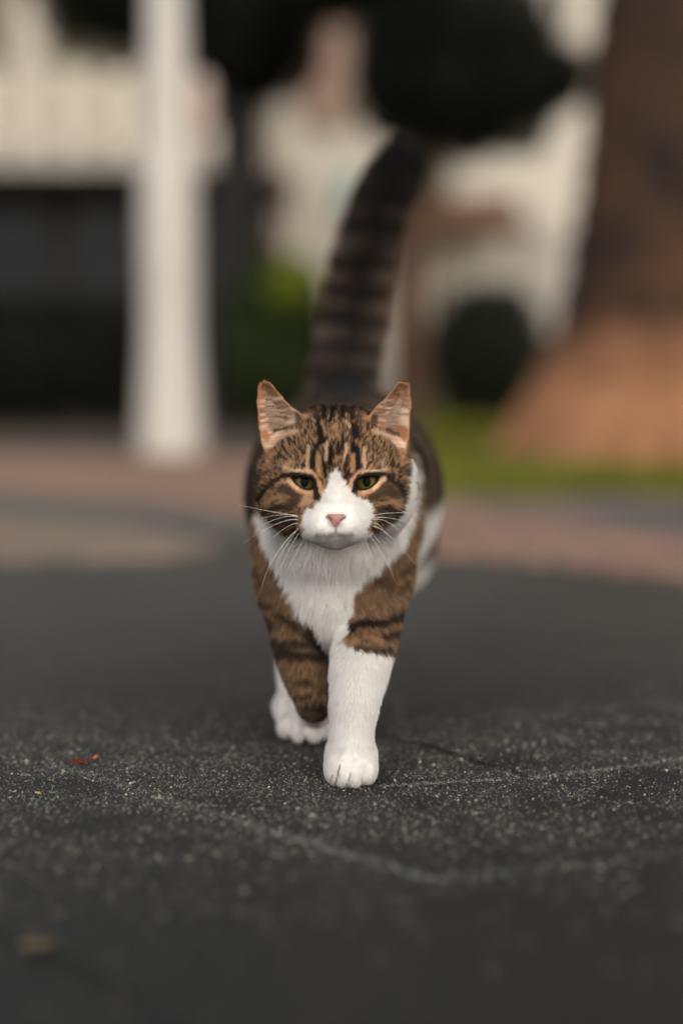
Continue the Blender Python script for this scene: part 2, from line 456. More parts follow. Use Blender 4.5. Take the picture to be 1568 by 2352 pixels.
# -- the white post on the far side of the pavement
dp = 4.8
post = empty('white_post', (X(393, dp), dp - CAM_D, 0.006)); tag(post, 'white painted round post standing on the far pavement edge', 'post')
pw = lambda px: px / F_PX * dp * 0.87
prof_ = [(pw(p_), Z(q_, dp) if q_ < 1040 else 0.0) for p_, q_ in ((90, 1050), (89, 1030), (87, 980), (84, 930), (80, 880), (75, 820), (72, 740), (73, 600), (74, 480), (72, 380), (64, 280), (57, 180), (52, 60), (50, -60))] + [(pw(64), 3.2)]
lathe('shaft', prof_, M_POST, post, 40)
box('junction_box', pw(62), pw(114), -0.07, 0.05, Z(325, dp), Z(178, dp), M_PINKWHITE, post, 0.03)

# -- the palm trunk with its flared fibrous foot
dt = 4.5
def trunk_thing():
    palm = empty('palm_tree', (X(1590, dt), dt - CAM_D, 0.0)); tag(palm, 'thick brown palm trunk with an orange flared foot standing on the grass', 'palm tree')
    m = Mat('palm_trunk'); v = coords(m)
    c = m.ramp(m.noise(3.4, 4, 0.6, v), [(0.34, (38, 32, 29)), (0.5, (58, 44, 36)), (0.70, (84, 60, 43)), (0.84, (116, 78, 52))])
    c2_ = m.ramp(m.noise(4.5, 4, 0.6, v), [(0.3, (118, 82, 60)), (0.6, (158, 112, 82)), (0.8, (178, 130, 98))])
    sp = m.n('SeparateXYZ'); m.l(v, sp.inputs[0])
    ad = m.n('Math', operation='MULTIPLY_ADD'); m.l(m.noise(3.0, 4, 0.6, v), ad.inputs[0]); ad.inputs[1].default_value = .55; m.l(sp.outputs[2], ad.inputs[2])
    c = m.mix(m.ramp(ad.outputs[0], [(.48, (255, 255, 255)), (.74, (0, 0, 0))]), c, c2_)
    trunk_mat = foot_mat = m.bsdf(c, 0.95, 0.15, m.noise(24, 5, 0.7, v), 0.03)
    pr = lambda px: (1590 - px) / F_PX * dt
    prof = [(pr(1222), Z(880, dt)), (pr(1250), Z(830, dt)), (pr(1274), Z(780, dt)), (pr(1292), Z(700, dt)), (pr(1315), Z(560, dt)), (pr(1336), Z(380, dt)), (pr(1352), Z(200, dt)), (pr(1365), Z(0, dt)), (pr(1380), Z(-250, dt)), (pr(1390), 3.2)]
    zz = np.linspace(prof[0][1], prof[-1][1], 90); rr = np.interp(zz, [p[1] for p in prof], [p[0] for p in prof])
    def scale_disp(a, z):
        row = z / 0.085; k = int(math.floor(row)); ph = (a / (2 * math.pi) * 16 + 0.5 * (k % 2)) % 1.0
        return 0.03 * (1 - (row - k)) * (1 - abs(ph - 0.5) * 1.2)
    lathe('trunk', list(zip(rr, zz)), trunk_mat, palm, 96, scale_disp)
    prof = [(pr(1120), 0.0), (pr(1138), 0.05), (pr(1160), Z(1000, dt)), (pr(1190), Z(940, dt)), (pr(1226), Z(870, dt)), (pr(1264), Z(800, dt)), (pr(1280), Z(765, dt))]
    zz = np.linspace(0, prof[-1][1], 26); rr = np.interp(zz, [p[1] for p in prof], [p[0] for p in prof])
    lathe('root_flare', list(zip(rr + 0.004 + 0.02 * np.clip(.3 - zz, 0, 1), zz)), foot_mat, palm, 110, lambda a, z: (0.02 * math.sin(a * 23) + 0.02 * math.sin(a * 7 + z * 9)) * max(0.0, 0.40 - z))
trunk_thing()

# -- clipped tree behind the tail
d1 = 6.6
t1 = empty('clipped_tree', (X(925, d1), d1 - CAM_D, 0.012)); tag(t1, 'dark clipped tree with a rounded crown on one bare trunk behind the cat tail', 'tree')
sx = lambda px: X(px, d1) - X(925, d1)
V, T = merge([leaf_cloud(15000, (sx(1062), 0, Z(165, d1)), (240 / F_PX * d1, 0.42, 196 / F_PX * d1), 0.024, 0.5, 2.9, seed=11),
              leaf_cloud(6000, (sx(905), 0.05, Z(150, d1)), (100 / F_PX * d1, 0.3, 160 / F_PX * d1), 0.024, 0.3, 2.6, seed=12),
              leaf_cloud(2600, (sx(1262), 0.0, Z(185, d1)), (85 / F_PX * d1, 0.25, 75 / F_PX * d1), 0.024, 0.2, 2.2, seed=15),
              leaf_cloud(5000, (sx(770), 0.1, Z(-75, d1)), (150 / F_PX * d1, 0.3, 120 / F_PX * d1), 0.024, 0.3, 2.4, seed=14),
              leaf_cloud(5000, (sx(930), 0.05, Z(-120, d1)), (200 / F_PX * d1, 0.35, 150 / F_PX * d1), 0.024, 0.4, 2.6, seed=13)])
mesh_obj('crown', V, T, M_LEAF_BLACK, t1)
limb_mesh('trunk', [(np.array([[sx(935), 0, 0], [sx(930), 0, .35], [sx(926), .02, .75], [sx(935), 0, Z(420, d1)], [sx(960), 0, Z(250, d1)]]), [.09, .08, .075, .07, .05]),
                    (np.array([[sx(935), 0, Z(420, d1)], [sx(1050), 0, Z(300, d1)], [sx(1150), 0, Z(200, d1)]]), [.04, .03, .015])], M_BARK, t1, 12)

# -- dark tree at the left, its crown over the top edge
d2 = 7.5
t2 = empty('dark_tree', (X(552, d2), d2 - CAM_D, 0.012)); tag(t2, 'dark leafy tree with a thick trunk standing beside the white post', 'tree')
sx2 = lambda px: X(px, d2) - X(552, d2)
k2 = d2 / F_PX
V, T = merge([leaf_cloud(13000, (sx2(585), 0, Z(40, d2)), (160 * k2, 0.4, 200 * k2), 0.03, 0.35, 2.6, seed=21),
              leaf_cloud(12000, (sx2(290), 0, Z(-80, d2)), (210 * k2, 0.5, 205 * k2), 0.03, 0.4, 2.3, seed=22),
              leaf_cloud(9000, (sx2(500), 0, Z(-250, d2)), (300 * k2, 0.6, 220 * k2), 0.03, 0.3, 2.4, seed=23)])
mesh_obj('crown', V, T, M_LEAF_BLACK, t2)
limb_mesh('trunk', [(np.array([[sx2(555), 0, 0], [sx2(552), 0, .4], [sx2(550), 0, .9], [sx2(552), 0, Z(350, d2)], [sx2(560), 0, Z(150, d2)]]), [.17, .145, .14, .135, .12]),
                    (np.array([[sx2(552), 0, Z(330, d2)], [sx2(440), 0, Z(120, d2)], [sx2(320), 0, Z(-60, d2)]]), [.09, .07, .04])], M_DARKWOOD, t2, 12)

# -- hedges and bushes
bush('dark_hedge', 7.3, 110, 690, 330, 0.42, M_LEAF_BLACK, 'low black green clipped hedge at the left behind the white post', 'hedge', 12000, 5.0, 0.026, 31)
gb = bush('green_bush', 7.1, 640, 595, 128, 0.34, M_LEAF_OLIVE, 'olive green bush between the dark trunk and the cat tail', 'bush', 7000, 2.6, 0.024, 32)
V, T = leaf_cloud(1500, (40 * 7.1 / F_PX, -0.30, Z(668, 7.1)), (62 * 7.1 / F_PX, 0.16, 62 * 7.1 / F_PX), 0.022, 0.3, 2.2, seed=33)  # brighter leaf colour stands in for light on the bush top
mesh_obj('lit_top', V, T, M_LEAF_LIT, gb)['label'] = 'bright lime green leaves coloured as the sunlit top of the bush'
bush('round_bush', 7.6, 1115, 660, 142, 0.4, M_LEAF_DARK, 'rounded dark green bush on the grass beside the palm trunk', 'bush', 9000, 2.6, 0.024, 34)

# -- veranda building at the left
db = 11.0
yb = db - CAM_D
ver = empty('veranda_house', (X(150, db), yb, 0)); tag(ver, 'white house with a railed balcony above a dark glazed ground floor', 'house')
lx = lambda px: X(px, db) - X(150, db)
box('wall', lx(-700), lx(620), 1.2, 1.4, Z(372, db), 4.6, M_CREAM, ver)
box('ground_floor_wall', lx(-700), lx(620), 0.5, 0.7, 0, Z(392, db), M_DARKWOOD, ver)
box('balcony_slab', lx(-700), lx(620), -0.15, 1.2, Z(392, db), Z(345, db), M_GREYWALL, ver, 0.01)
box('top_rail', lx(-700), lx(620), -0.12, 0.0, Z(178, db), Z(160, db), M_WHITE, ver, 0.01)
for k in range(-8, 6):
    c = 92 + k * 98
    box('baluster', lx(c - 26), lx(c + 26), -0.11, -0.01, Z(345, db), Z(178, db), M_BALUSTER, ver, 0.02)
for c in (95, 288, -98, -291, 480):
    box('veranda_post', lx(c - 26), lx(c + 26), -0.16, -0.005, Z(160, db), 4.6, M_WHITE, ver, 0.02)
for x0, x1 in ((-330, -120), (-80, 110), (140, 320), (350, 520)):
    f = box('window', lx(x0), lx(x1), 0.44, 0.5, Z(690, db), Z(450, db), M_DARKWOOD, ver, 0.01)
    box('pane', lx(x0 + 14), lx(x1 - 14), 0.425, 0.44, Z(676, db), Z(464, db), M_GLASS, f)
    box('muntin', lx((x0 + x1) / 2 - 4), lx((x0 + x1) / 2 + 4), 0.405, 0.425, Z(676, db), Z(464, db), M_DARKWOOD, f)

# -- white house in the middle and right
dw = 15.0
yw = dw - CAM_D
hs = empty('white_house', (X(980, dw), yw, 0)); tag(hs, 'white rendered house with a brown awning seen between the trees', 'house')
wx = lambda px: X(px, dw) - X(980, dw)
box('wall', wx(470), wx(2300), 0.0, 0.3, 0, 5.2, M_WHITE, hs)
box('pilaster', wx(694), wx(806), -0.12, -0.002, Z(292, dw), 5.2, M_BEIGE, hs, 0.02)
box('plinth', wx(470), wx(2300), -0.06, -0.002, 0, 0.5, M_GREYWALL, hs)
def awning():
    vs = []
    for x in (wx(955), wx(1180)):
        vs += [(x, 0.0 - 0.004, Z(446, dw)), (x, -0.75, Z(520, dw)), (x, -0.75, Z(556, dw)), (x, -0.004, Z(500, dw))]
    fs = [(0, 1, 2, 3), (7, 6, 5, 4), (0, 4, 5, 1), (1, 5, 6, 2), (2, 6, 7, 3), (3, 7, 4, 0)]
    mesh_obj('awning', vs, fs, M_BROWN, hs)
awning()
dr = box('door', wx(1185), wx(1290), -0.05, -0.003, 0.5, Z(500, dw), M_GREYWALL, hs, 0.01)
box('handle', wx(1200), wx(1206), -0.09, -0.05, 1.0, 1.2, M_DARKWOOD, dr)
w2 = box('window', wx(604), wx(664), -0.04, -0.003, Z(486, dw), Z(408, dw), M_BROWN, hs, 0.01)
box('pane', wx(612), wx(656), -0.05, -0.04, Z(480, dw), Z(414, dw), M_GLASS, w2)
wn = box('window', wx(940), wx(1010), -0.04, -0.003, Z(455, dw), Z(372, dw), M_GREYWALL, hs, 0.01)
box('pane', wx(948), wx(1002), -0.05, -0.04, Z(449, dw), Z(378, dw), M_GLASS, wn)
def thin_tree(d, px, py, rx, ry, n, mat, label, seed):
    t = empty('thin_tree', (X(px, d), d - CAM_D, 0.0)); tag(t, label, 'tree')
    k = d / F_PX; zc = Z(py, d)
    V, T = leaf_cloud(n, (0, 0, zc), (rx * k, rx * k * .8, ry * k), 0.05, 0.1, 2.0, seed=seed)
    mesh_obj('crown', V, T, mat, t)
    limb_mesh('trunk', [(np.array([[0, 0, 0], [.02, 0, zc * .5], [0, .01, zc]]), [.05, .04, .02]),
                        (np.array([[.02, 0, zc * .6], [.15, .05, zc], [.2, 0, zc + ry * k * .6]]), [.03, .02, .008])], M_BARK, t, 8)
thin_tree(11.5, 628, 430, 50, 60, 260, M_LEAF_BROWN, 'thin brown leafed young tree before the white wall beside the dark trunk', 41)
thin_tree(12.0, 985, 400, 60, 70, 240, M_LEAF_OLIVE, 'sparse young tree before the white wall to the right of the cat tail', 42)
sg = box('wall_sign', X(780, 14.6), X(826, 14.6), 14.6 - CAM_D, 14.62 - CAM_D, Z(475, 14.6), Z(412, 14.6), M_TEAL, None, 0.01)
tag(sg, 'small teal sign on a pole in front of the white house', 'sign')
box('pole', X(800, 14.6), X(806, 14.6), 14.622 - CAM_D, 14.65 - CAM_D, 0, Z(412, 14.6), M_GREYWALL, sg)
lamp = lathe('globe_lamp', [(0.001, -.17), (0.09, -.15), (0.15, -.08), (0.17, 0), (0.15, .08), (0.09, .15), (0.001, .17)], M_PINK, None, 24)
lamp.location = (X(592, 13.5), 13.5 - CAM_D, Z(268, 13.5)); tag(lamp, 'round pinkish globe lamp on a pole beside the dark tree trunk', 'lamp')
lp = lathe('pole', [(0.03, -2.7), (0.03, -.16)], M_DARKWOOD, lamp, 12)

# ------------------------------------------------------------------ the cat: a smooth-blended solid, one continuous body
PRIMS = []
def S_at(px, py, Y):          # metres per photo pixel there
    r = ray(px, py); return (Y + CAM_D) / r[1]

def add(fn, lo, hi, k, region, op='add'):
    PRIMS.append(dict(fn=fn, lo=np.asarray(lo, float) - k - 0.006, hi=np.asarray(hi, float) + k + 0.006, k=k, region=region, op=op))

def ell(c, r, k, region, op='add', rot=None):
    c = np.asarray(c, float); r = np.asarray(r, float)
    R = np.eye(3) if rot is None else np.array(rot.to_3x3().inverted())
    def fn(x, y, z):
        x, y, z = x - c[0], y - c[1], z - c[2]
        if rot is not None:
            x, y, z = (R[0, 0] * x + R[0, 1] * y + R[0, 2] * z), (R[1, 0] * x + R[1, 1] * y + R[1, 2] * z), (R[2, 0] * x + R[2, 1] * y + R[2, 2] * z)
        k0 = np.sqrt((x / r[0]) ** 2 + (y / r[1]) ** 2 + (z / r[2]) ** 2)
        k1 = np.sqrt((x / r[0] ** 2) ** 2 + (y / r[1] ** 2) ** 2 + (z / r[2] ** 2) ** 2) + 1e-9
        return k0 * (k0 - 1) / k1
    m = r.max() if rot is not None else r
    add(fn, c - m, c + m, k, region, op)

def cone(a, b, ra, rb, k, region, op='add'):
    a = np.asarray(a, float); b = np.asarray(b, float); ba = b - a; L2 = ba @ ba
    def fn(x, y, z):
        h = np.clip(((x - a[0]) * ba[0] + (y - a[1]) * ba[1] + (z - a[2]) * ba[2]) / L2, 0, 1)
        return np.sqrt((x - a[0] - ba[0] * h) ** 2 + (y - a[1] - ba[1] * h) ** 2 + (z - a[2] - ba[2] * h) ** 2) - (ra + (rb - ra) * h)
    m = max(ra, rb)
    add(fn, np.minimum(a, b) - m, np.maximum(a, b) + m, k, region, op)

def spline(pts, rs, per=7):
    q = np.c_[np.asarray(pts, float), np.asarray(rs, float)]
    q = np.vstack([2 * q[0] - q[1], q, 2 * q[-1] - q[-2]]); out = []
    for i in range(1, len(q) - 2):
        for t in np.linspace(0, 1, per, endpoint=False):
            a, b, c, d = q[i - 1:i + 3]
            out.append(.5 * (2 * b + (c - a) * t + (2 * a - 5 * b + 4 * c - d) * t * t + (3 * b - a - 3 * c + d) * t ** 3))
    out.append(q[-2]); return np.array(out)

def limb(pts, rs, k, region):
    q = spline(pts, rs)
    def fn(x, y, z):
        d = None
        for a, b in zip(q[:-1], q[1:]):
            e = b - a; L2 = e[:3] @ e[:3]
            h = np.clip(((x - a[0]) * e[0] + (y - a[1]) * e[1] + (z - a[2]) * e[2]) / L2, 0, 1)
            c = np.sqrt((x - a[0] - e[0] * h) ** 2 + (y - a[1] - e[1] * h) ** 2 + (z - a[2] - e[2] * h) ** 2) - (a[3] + e[3] * h)
            d = c if d is None else np.minimum(d, c)
        return d
    m = q[:, 3].max()
    add(fn, q[:, :3].min(0) - m, q[:, :3].max(0) + m, k, region)

def poly_sdf(x, z, poly):
    poly = np.asarray(poly, float); n = len(poly)
    d = np.full(x.shape, 1e9); s = np.ones(x.shape)
    for i in range(n):
        a = poly[i]; b = poly[i - 1]; e = b - a
        wx_, wz_ = x - a[0], z - a[1]
        t = np.clip((wx_ * e[0] + wz_ * e[1]) / (e @ e + 1e-15), 0, 1)
        d = np.minimum(d, (wx_ - e[0] * t) ** 2 + (wz_ - e[1] * t) ** 2)
        c1, c2, c3 = z >= a[1], z < b[1], e[0] * wz_ > e[1] * wx_
        s = np.where((c1 & c2 & c3) | (~c1 & ~c2 & ~c3), -s, s)
    return s * np.sqrt(d)

def smooth_poly(pts, it=2):
    p = np.asarray(pts, float)
    for _ in range(it):
        q = np.roll(p, -1, 0); p = np.stack([p * .75 + q * .25, p * .25 + q * .75], 1).reshape(-1, 2)
    return p

# trunk, rump, thighs
ell((0.000, 0.20, 0.176), (0.066, 0.12, 0.074), 0.03, 'trunk')
ell((0.004, 0.30, 0.180), (0.074, 0.13, 0.076), 0.05, 'trunk')
ell((0.002, 0.405, 0.196), (0.058, 0.07, 0.066), 0.05, 'trunk')
ell((-0.038, 0.37, 0.155), (0.028, 0.070, 0.068), 0.03, 'thigh')
ell((0.044, 0.38, 0.153), (0.030, 0.072, 0.072), 0.03, 'thigh')
# hind leg on the left, its foot just behind the lifted one
hf = P(696, 1680, 0.125)
limb([(-0.034, 0.32, 0.125), (-0.032, 0.245, 0.105), (hf[0] - .004, 0.205, 0.085)], [0.026, 0.018, 0.0135], 0.03, 'hind')
limb([(hf[0] - .005, 0.205, 0.082), (hf[0] - .0085, 0.165, 0.05), (hf[0] - .002, 0.135, 0.019)], [0.0135, 0.0130, 0.0150], 0.012, 'hindfoot')
ell((hf[0] + .002, 0.122, 0.0135), (0.0185, 0.020, 0.0120), 0.012, 'hindfoot')
for o_, y_, z_ in ((-.0155, .114, .0115), (-.0055, .106, .010), (.006, .105, .010), (.0165, .112, .010)):
    ell((hf[0] + .003 + o_, y_, z_), (.0065, .0085, .0085), 0.004, 'hindfoot')
ell((hf[0] - .0150, .134, .022), (.0070, .011, .008), 0.010, 'hindfoot')
# hind leg on the right, pushing off behind the standing leg
limb([(0.046, 0.37, 0.115), (0.040, 0.445, 0.095), (0.028, 0.435, 0.045), (0.024, 0.415, 0.018)], [0.034, 0.019, 0.0135, 0.0140], 0.03, 'hind')
ell((0.024, 0.398, 0.013), (0.0185, 0.026, 0.0120), 0.012, 'hindfoot')
# chest, neck
cone(P(768, 1110, .075), (0, 0.17, 0.190), 0.037, 0.056, 0.03, 'neck')
ell(P(766, 1275, .095), (0.0430, 0.050, 0.054), 0.03, 'chest')
ell(P(762, 1375, .095), (0.0300, 0.042, 0.032), 0.03, 'chest')
ell(P(768, 1225, .062), (0.0370, 0.034, 0.026), 0.018, 'chest')
# shoulders and the two forelegs
cone(P(664, 1230, .125), P(674, 1330, .10), 0.0255, 0.0240, 0.014, 'shoulder')
limb([P(676, 1330, .10), P(687, 1440, .086), P(700, 1530, .068), P(720, 1618, .050)], [0.0238, 0.0202, 0.0158, 0.0090], 0.012, 'foreleg')
limb([P(720, 1620, .052), P(723, 1622, .066), P(726, 1628, .085)], [0.0088, 0.0105, 0.0115], 0.006, 'forepaw')
ell(P(726, 1634, .092), (.0125, .011, .011), 0.006, 'forepaw')
cone(P(872, 1225, .125), P(860, 1320, .10), 0.0255, 0.0235, 0.014, 'shoulder')
limb([P(860, 1320, .10), P(847, 1420, .070), P(830, 1510, .042), P(815, 1610, .022), P(806, 1700, .012)], [0.0235, 0.0214, 0.0192, 0.0152, 0.0110], 0.012, 'foreleg')
pz = P(806, 1796, 0.0)
limb([P(806, 1695, .012), (pz[0], 0.012, 0.016)], [0.0110, 0.0118], 0.008, 'forepaw')
ell((pz[0], 0.006, 0.0165), (0.0120, 0.0170, 0.0098), 0.012, 'forepaw')
ell((pz[0], 0.012, 0.0130), (0.0138, 0.0190, 0.0120), 0.010, 'forepaw')
for o_, y_, z_, r_ in ((-.0115, -.0105, .0096, .0058), (-.0054, -.0165, .0092, .0056), (.0026, -.0172, .0092, .0058), (.0109, -.0110, .0098, .0061)):
    ell((pz[0] + o_, y_ + .010, z_), (r_, .0100, .0088), 0.0060, 'forepaw')
# tail
TAIL = [P(784, 935, .455), P(792, 850, .475), P(808, 740, .482), P(828, 620, .475), P(862, 500, .465), P(896, 420, .457), P(918, 378, .450)]
limb(TAIL, [0.0235, 0.0215, 0.0200, 0.0185, 0.0172, 0.0150, 0.0105], 0.03, 'tail')
# head
ell(P(769, 1042, .058), (0.0365, 0.044, 0.0310), 0.02, 'skull')
ell(P(769, 1105, .036), (0.0430, 0.036, 0.034), 0.02, 'face')
ell(P(769, 1045, .028), (0.0300, 0.026, 0.024), 0.02, 'skull')
ell(P(769, 990, .062), (0.0320, 0.034, 0.0160), 0.012, 'skull')
for s_, cx_ in ((-1, 660), (1, 888)):
    ell(P(cx_, 1122, .046), (0.0195, 0.028, 0.028), 0.018, 'cheek')
    ell(P(770 + s_ * 76, 1158, .022), (0.0170, 0.016, 0.015), 0.016, 'cheek')
    ell(P(771 + s_ * 74, 1076, .0125), (0.0135, 0.011, 0.0060), 0.010, 'brow')
cone(P(770, 1080, .016), P(771, 1176, -.0065), 0.0125, 0.0078, 0.012, 'bridge')
for s_ in (-1, 1):
    ell(P(771 + s_ * 30, 1208, -.0035), (0.0136, 0.0150, 0.0102), 0.0065, 'muzzle')
    ell(P(771 + s_ * 46, 1196, .004), (0.0112, 0.0150, 0.0105), 0.010, 'muzzle')
ell(P(771, 1233, .0070), (0.0100, 0.0130, 0.0068), 0.009, 'chin')
# eyes: lid bulge, then the almond opening down to the eyeball
EYE_R = 0.0104
EYES = [P(699, 1106, .0155), P(842, 1105, .0155)]
OPEN = [smooth_poly([(671, 1096), (686, 1095), (702, 1095.5), (714, 1098), (721, 1106), (722, 1115), (717, 1121), (708, 1122.5), (697, 1120.5), (686, 1115), (677, 1106)]),
        smooth_poly([(869, 1094.5), (854, 1094), (838, 1094.5), (826, 1098), (819, 1106), (817, 1115), (822, 1121.5), (832, 1123), (844, 1121), (855, 1115), (864, 1105)])]
def opening(i):
    w = np.array([P(a, b, 0.006)[[0, 2]] for a, b in OPEN[i]])
    ey = EYES[i][1]
    def fn(x, y, z):
        d = poly_sdf(x, z, w)
        return np.maximum(d, y - ey + 0.001)
    lo = np.array([w[:, 0].min(), ey - .03, w[:, 1].min()]); hi = np.array([w[:, 0].max(), ey, w[:, 1].max()])
    add(fn, lo, hi, 0.0012, 'eye', 'sub')
for i in (0, 1):
    ell(EYES[i], (0.0122, 0.0122, 0.0116), 0.004, 'lid')
# mouth and philtrum creases
for a, b, r_ in (((771, 1212, -.0185), (771, 1226, -.0165), .0008),):
    cone(P(*a), P(*b), r_, r_, 0.002, 'mouth', 'sub')
opening(0); opening(1)
# toe creases on the standing paw
for x_, l_ in ((-.0090, 1.0), (-.0016, .75), (.0068, .7)):
    cone((pz[0] + x_ * 1.05, -.020, .003), (pz[0] + x_ * .8, -.0050, 0.0200 * l_), .0006, .0004, 0.0012, 'crease', 'sub')
# ears
EAR = [smooth_poly([(589, 910), (589, 892), (593, 880), (601, 873.5), (611, 873), (621, 877), (631, 887), (646, 905), (668, 930), (688, 943), (700, 960), (704, 990), (690, 1015), (655, 1030), (612, 1044), (600, 1024), (595, 1000), (591, 960), (588, 930)], 1),
       smooth_poly([(944, 905), (944, 888), (941.5, 881), (936, 878.5), (926, 875.5), (915, 873), (907, 881), (898, 895), (884, 912), (862, 930), (848, 950), (840, 985), (856, 1012), (892, 1028), (930, 1044), (938, 1022), (941, 1000), (944, 950), (945, 925)], 1)]
EARW = [np.array([P(a, b, 0.040)[[0, 2]] for a, b in e]) for e in EAR]
EAR_Z0 = P(640, 1030, .045)[2]
def ear(i):
    w = EARW[i]; s_ = -1 if i == 0 else 1
    cxm = w[:, 0].mean()
    def fn(x, y, z):
        d = poly_sdf(x, z, w)
        ys = 0.035 + np.minimum(np.maximum(-d, 0), .013) * 0.85 + (z - EAR_Z0) * 0.10 + s_ * (x - cxm) * 0.25
        a = np.abs(y - ys) / 1.25 - 0.0014
        k = 0.0018; h = np.clip(.5 - .5 * (a - d) / k, 0, 1)
        return d * h + a * (1 - h) + k * h * (1 - h) if False else np.maximum(a, d) + 0.0004
    add(fn, (w[:, 0].min(), .022, w[:, 1].min()), (w[:, 0].max(), .075, w[:, 1].max()), 0.005, 'ear')
ear(0); ear(1)

def sdf_pts(p):
    x, y, z = p[:, 0], p[:, 1], p[:, 2]
    d = np.full(len(p), 0.05)
    for q in PRIMS:
        m = np.all((p > q['lo']) & (p < q['hi']), axis=1)
        if not m.any(): continue
        b = q['fn'](x[m], y[m], z[m]); a = d[m]; k = q['k']
        if q['op'] == 'add':
            h = np.maximum(k - np.abs(a - b), 0) / k
            d[m] = np.minimum(a, b) - h * h * k * .25
        else:
            b = -b; h = np.maximum(k - np.abs(a - b), 0) / k
            d[m] = np.maximum(a, b) + h * h * k * .25
    return d

def axis_steps(lo, hi, zones, coarse):
    out = [lo]
    while out[-1] < hi:
        c = out[-1]; st = coarse
        for a, b, s in zones:
            if a <= c <= b: st = min(st, s)
        out.append(c + st)
    return np.array(out)

def surface_net(ax, ay, az, V):
    nx, ny, nz = V.shape
    sgn = V < 0
    c = [(i, j, k) for i in (0, 1) for j in (0, 1) for k in (0, 1)]
    cnt = np.zeros((nx - 1, ny - 1, nz - 1), np.int8)
    for i, j, k in c: cnt += sgn[i:nx - 1 + i, j:ny - 1 + j, k:nz - 1 + k]
    act = (cnt > 0) & (cnt < 8)
    idx = np.full(act.shape, -1, np.int64); ci, cj, ck = np.nonzero(act); idx[ci, cj, ck] = np.arange(len(ci))
    pos = np.zeros((len(ci), 3)); n = np.zeros(len(ci))
    A = (ax, ay, az)
    for u in c:
        for d in range(3):
            if u[d] == 1: continue
            v = list(u); v[d] = 1
            va = V[ci + u[0], cj + u[1], ck + u[2]]; vb = V[ci + v[0], cj + v[1], ck + v[2]]
            m = (va < 0) != (vb < 0); t = np.where(m, va / (va - vb + 1e-30), 0)
            q = np.stack([ax[ci + u[0]] + (t * (ax[ci + 1] - ax[ci]) if d == 0 else 0), ay[cj + u[1]] + (t * (ay[cj + 1] - ay[cj]) if d == 1 else 0), az[ck + u[2]] + (t * (az[ck + 1] - az[ck]) if d == 2 else 0)], 1)
            pos += q * m[:, None]; n += m
    pos /= n[:, None]
    F = []
    for d in range(3):
        sl0 = [slice(None)] * 3; sl1 = [slice(None)] * 3
        sl0[d] = slice(0, -1); sl1[d] = slice(1, None)
        ch = sgn[tuple(sl0)] != sgn[tuple(sl1)]
        o = [a for a in range(3) if a != d]
        e = np.stack(np.nonzero(ch), 1)
        ok = (e[:, o[0]] > 0) & (e[:, o[1]] > 0) & (e[:, o[0]] < V.shape[o[0]] - 1) & (e[:, o[1]] < V.shape[o[1]] - 1)
        e = e[ok]
        def cell(a, b):
            f = e.copy(); f[:, o[0]] -= a; f[:, o[1]] -= b
            return idx[f[:, 0], f[:, 1], f[:, 2]]
        q = np.stack([cell(0, 0), cell(1, 0), cell(1, 1), cell(0, 1)], 1)
        flip = sgn[e[:, 0], e[:, 1], e[:, 2]]
        if d == 1: flip = ~flip
        q[~flip] = q[~flip][:, ::-1]
        F.append(q)
    return pos, np.concatenate(F)

def build_body():
    ax = axis_steps(-0.105, 0.105, [(-.060, .060, .0015)], .003)
    ay = axis_steps(-0.045, 0.525, [(-.035, .09, .0014)], .0045)
    az = axis_steps(-0.004, 0.575, [(-.01, .035, .0015), (.135, .295, .0014)], .004)
    V = np.full((len(ax), len(ay), len(az)), 0.05, np.float32)
    for q in PRIMS:
        i0, i1 = np.searchsorted(ax, [q['lo'][0], q['hi'][0]]); j0, j1 = np.searchsorted(ay, [q['lo'][1], q['hi'][1]]); k0, k1 = np.searchsorted(az, [q['lo'][2], q['hi'][2]])
        if i1 <= i0 or j1 <= j0 or k1 <= k0: continue
        x, y, z = np.meshgrid(ax[i0:i1].astype(np.float32), ay[j0:j1].astype(np.float32), az[k0:k1].astype(np.float32), indexing='ij')
        b = q['fn'](x, y, z).astype(np.float32); a = V[i0:i1, j0:j1, k0:k1]; k = q['k']
        if q['op'] == 'add':
            h = np.maximum(k - np.abs(a - b), 0) / k
            V[i0:i1, j0:j1, k0:k1] = np.minimum(a, b) - h * h * k * .25
        else:
            b = -b; h = np.maximum(k - np.abs(a - b), 0) / k
            V[i0:i1, j0:j1, k0:k1] = np.maximum(a, b) + h * h * k * .25
    return surface_net(ax, ay, az, V)

def sdf_grad(p, e=0.0006):
    g = np.zeros_like(p)
    for d in range(3):
        o = np.zeros(3); o[d] = e
        g[:, d] = sdf_pts(p + o) - sdf_pts(p - o)
    return g / (np.linalg.norm(g, axis=1)[:, None] + 1e-12)

BV, BF = build_body()
for _ in range(2):                                     # settle the net on the solid
    d_ = sdf_pts(BV); BV = BV - sdf_grad(BV) * np.clip(d_, -.0012, .0012)[:, None] * 0.8
# a light smoothing
def laplace(V, F, it, lam):
    e = np.concatenate([F[:, [0, 1]], F[:, [1, 2]], F[:, [2, 3]], F[:, [3, 0]]]); e = np.concatenate([e, e[:, ::-1]])
    deg = np.bincount(e[:, 0], minlength=len(V)).astype(float)[:, None]; deg[deg == 0] = 1
    for _ in range(it):
        s = np.stack([np.bincount(e[:, 0], weights=V[e[:, 1], k], minlength=len(V)) for k in range(3)], 1)
        V = V + lam * (s / deg - V)
    return V
BV = laplace(BV, BF, 2, 0.4)
BN = sdf_grad(BV, .0012)

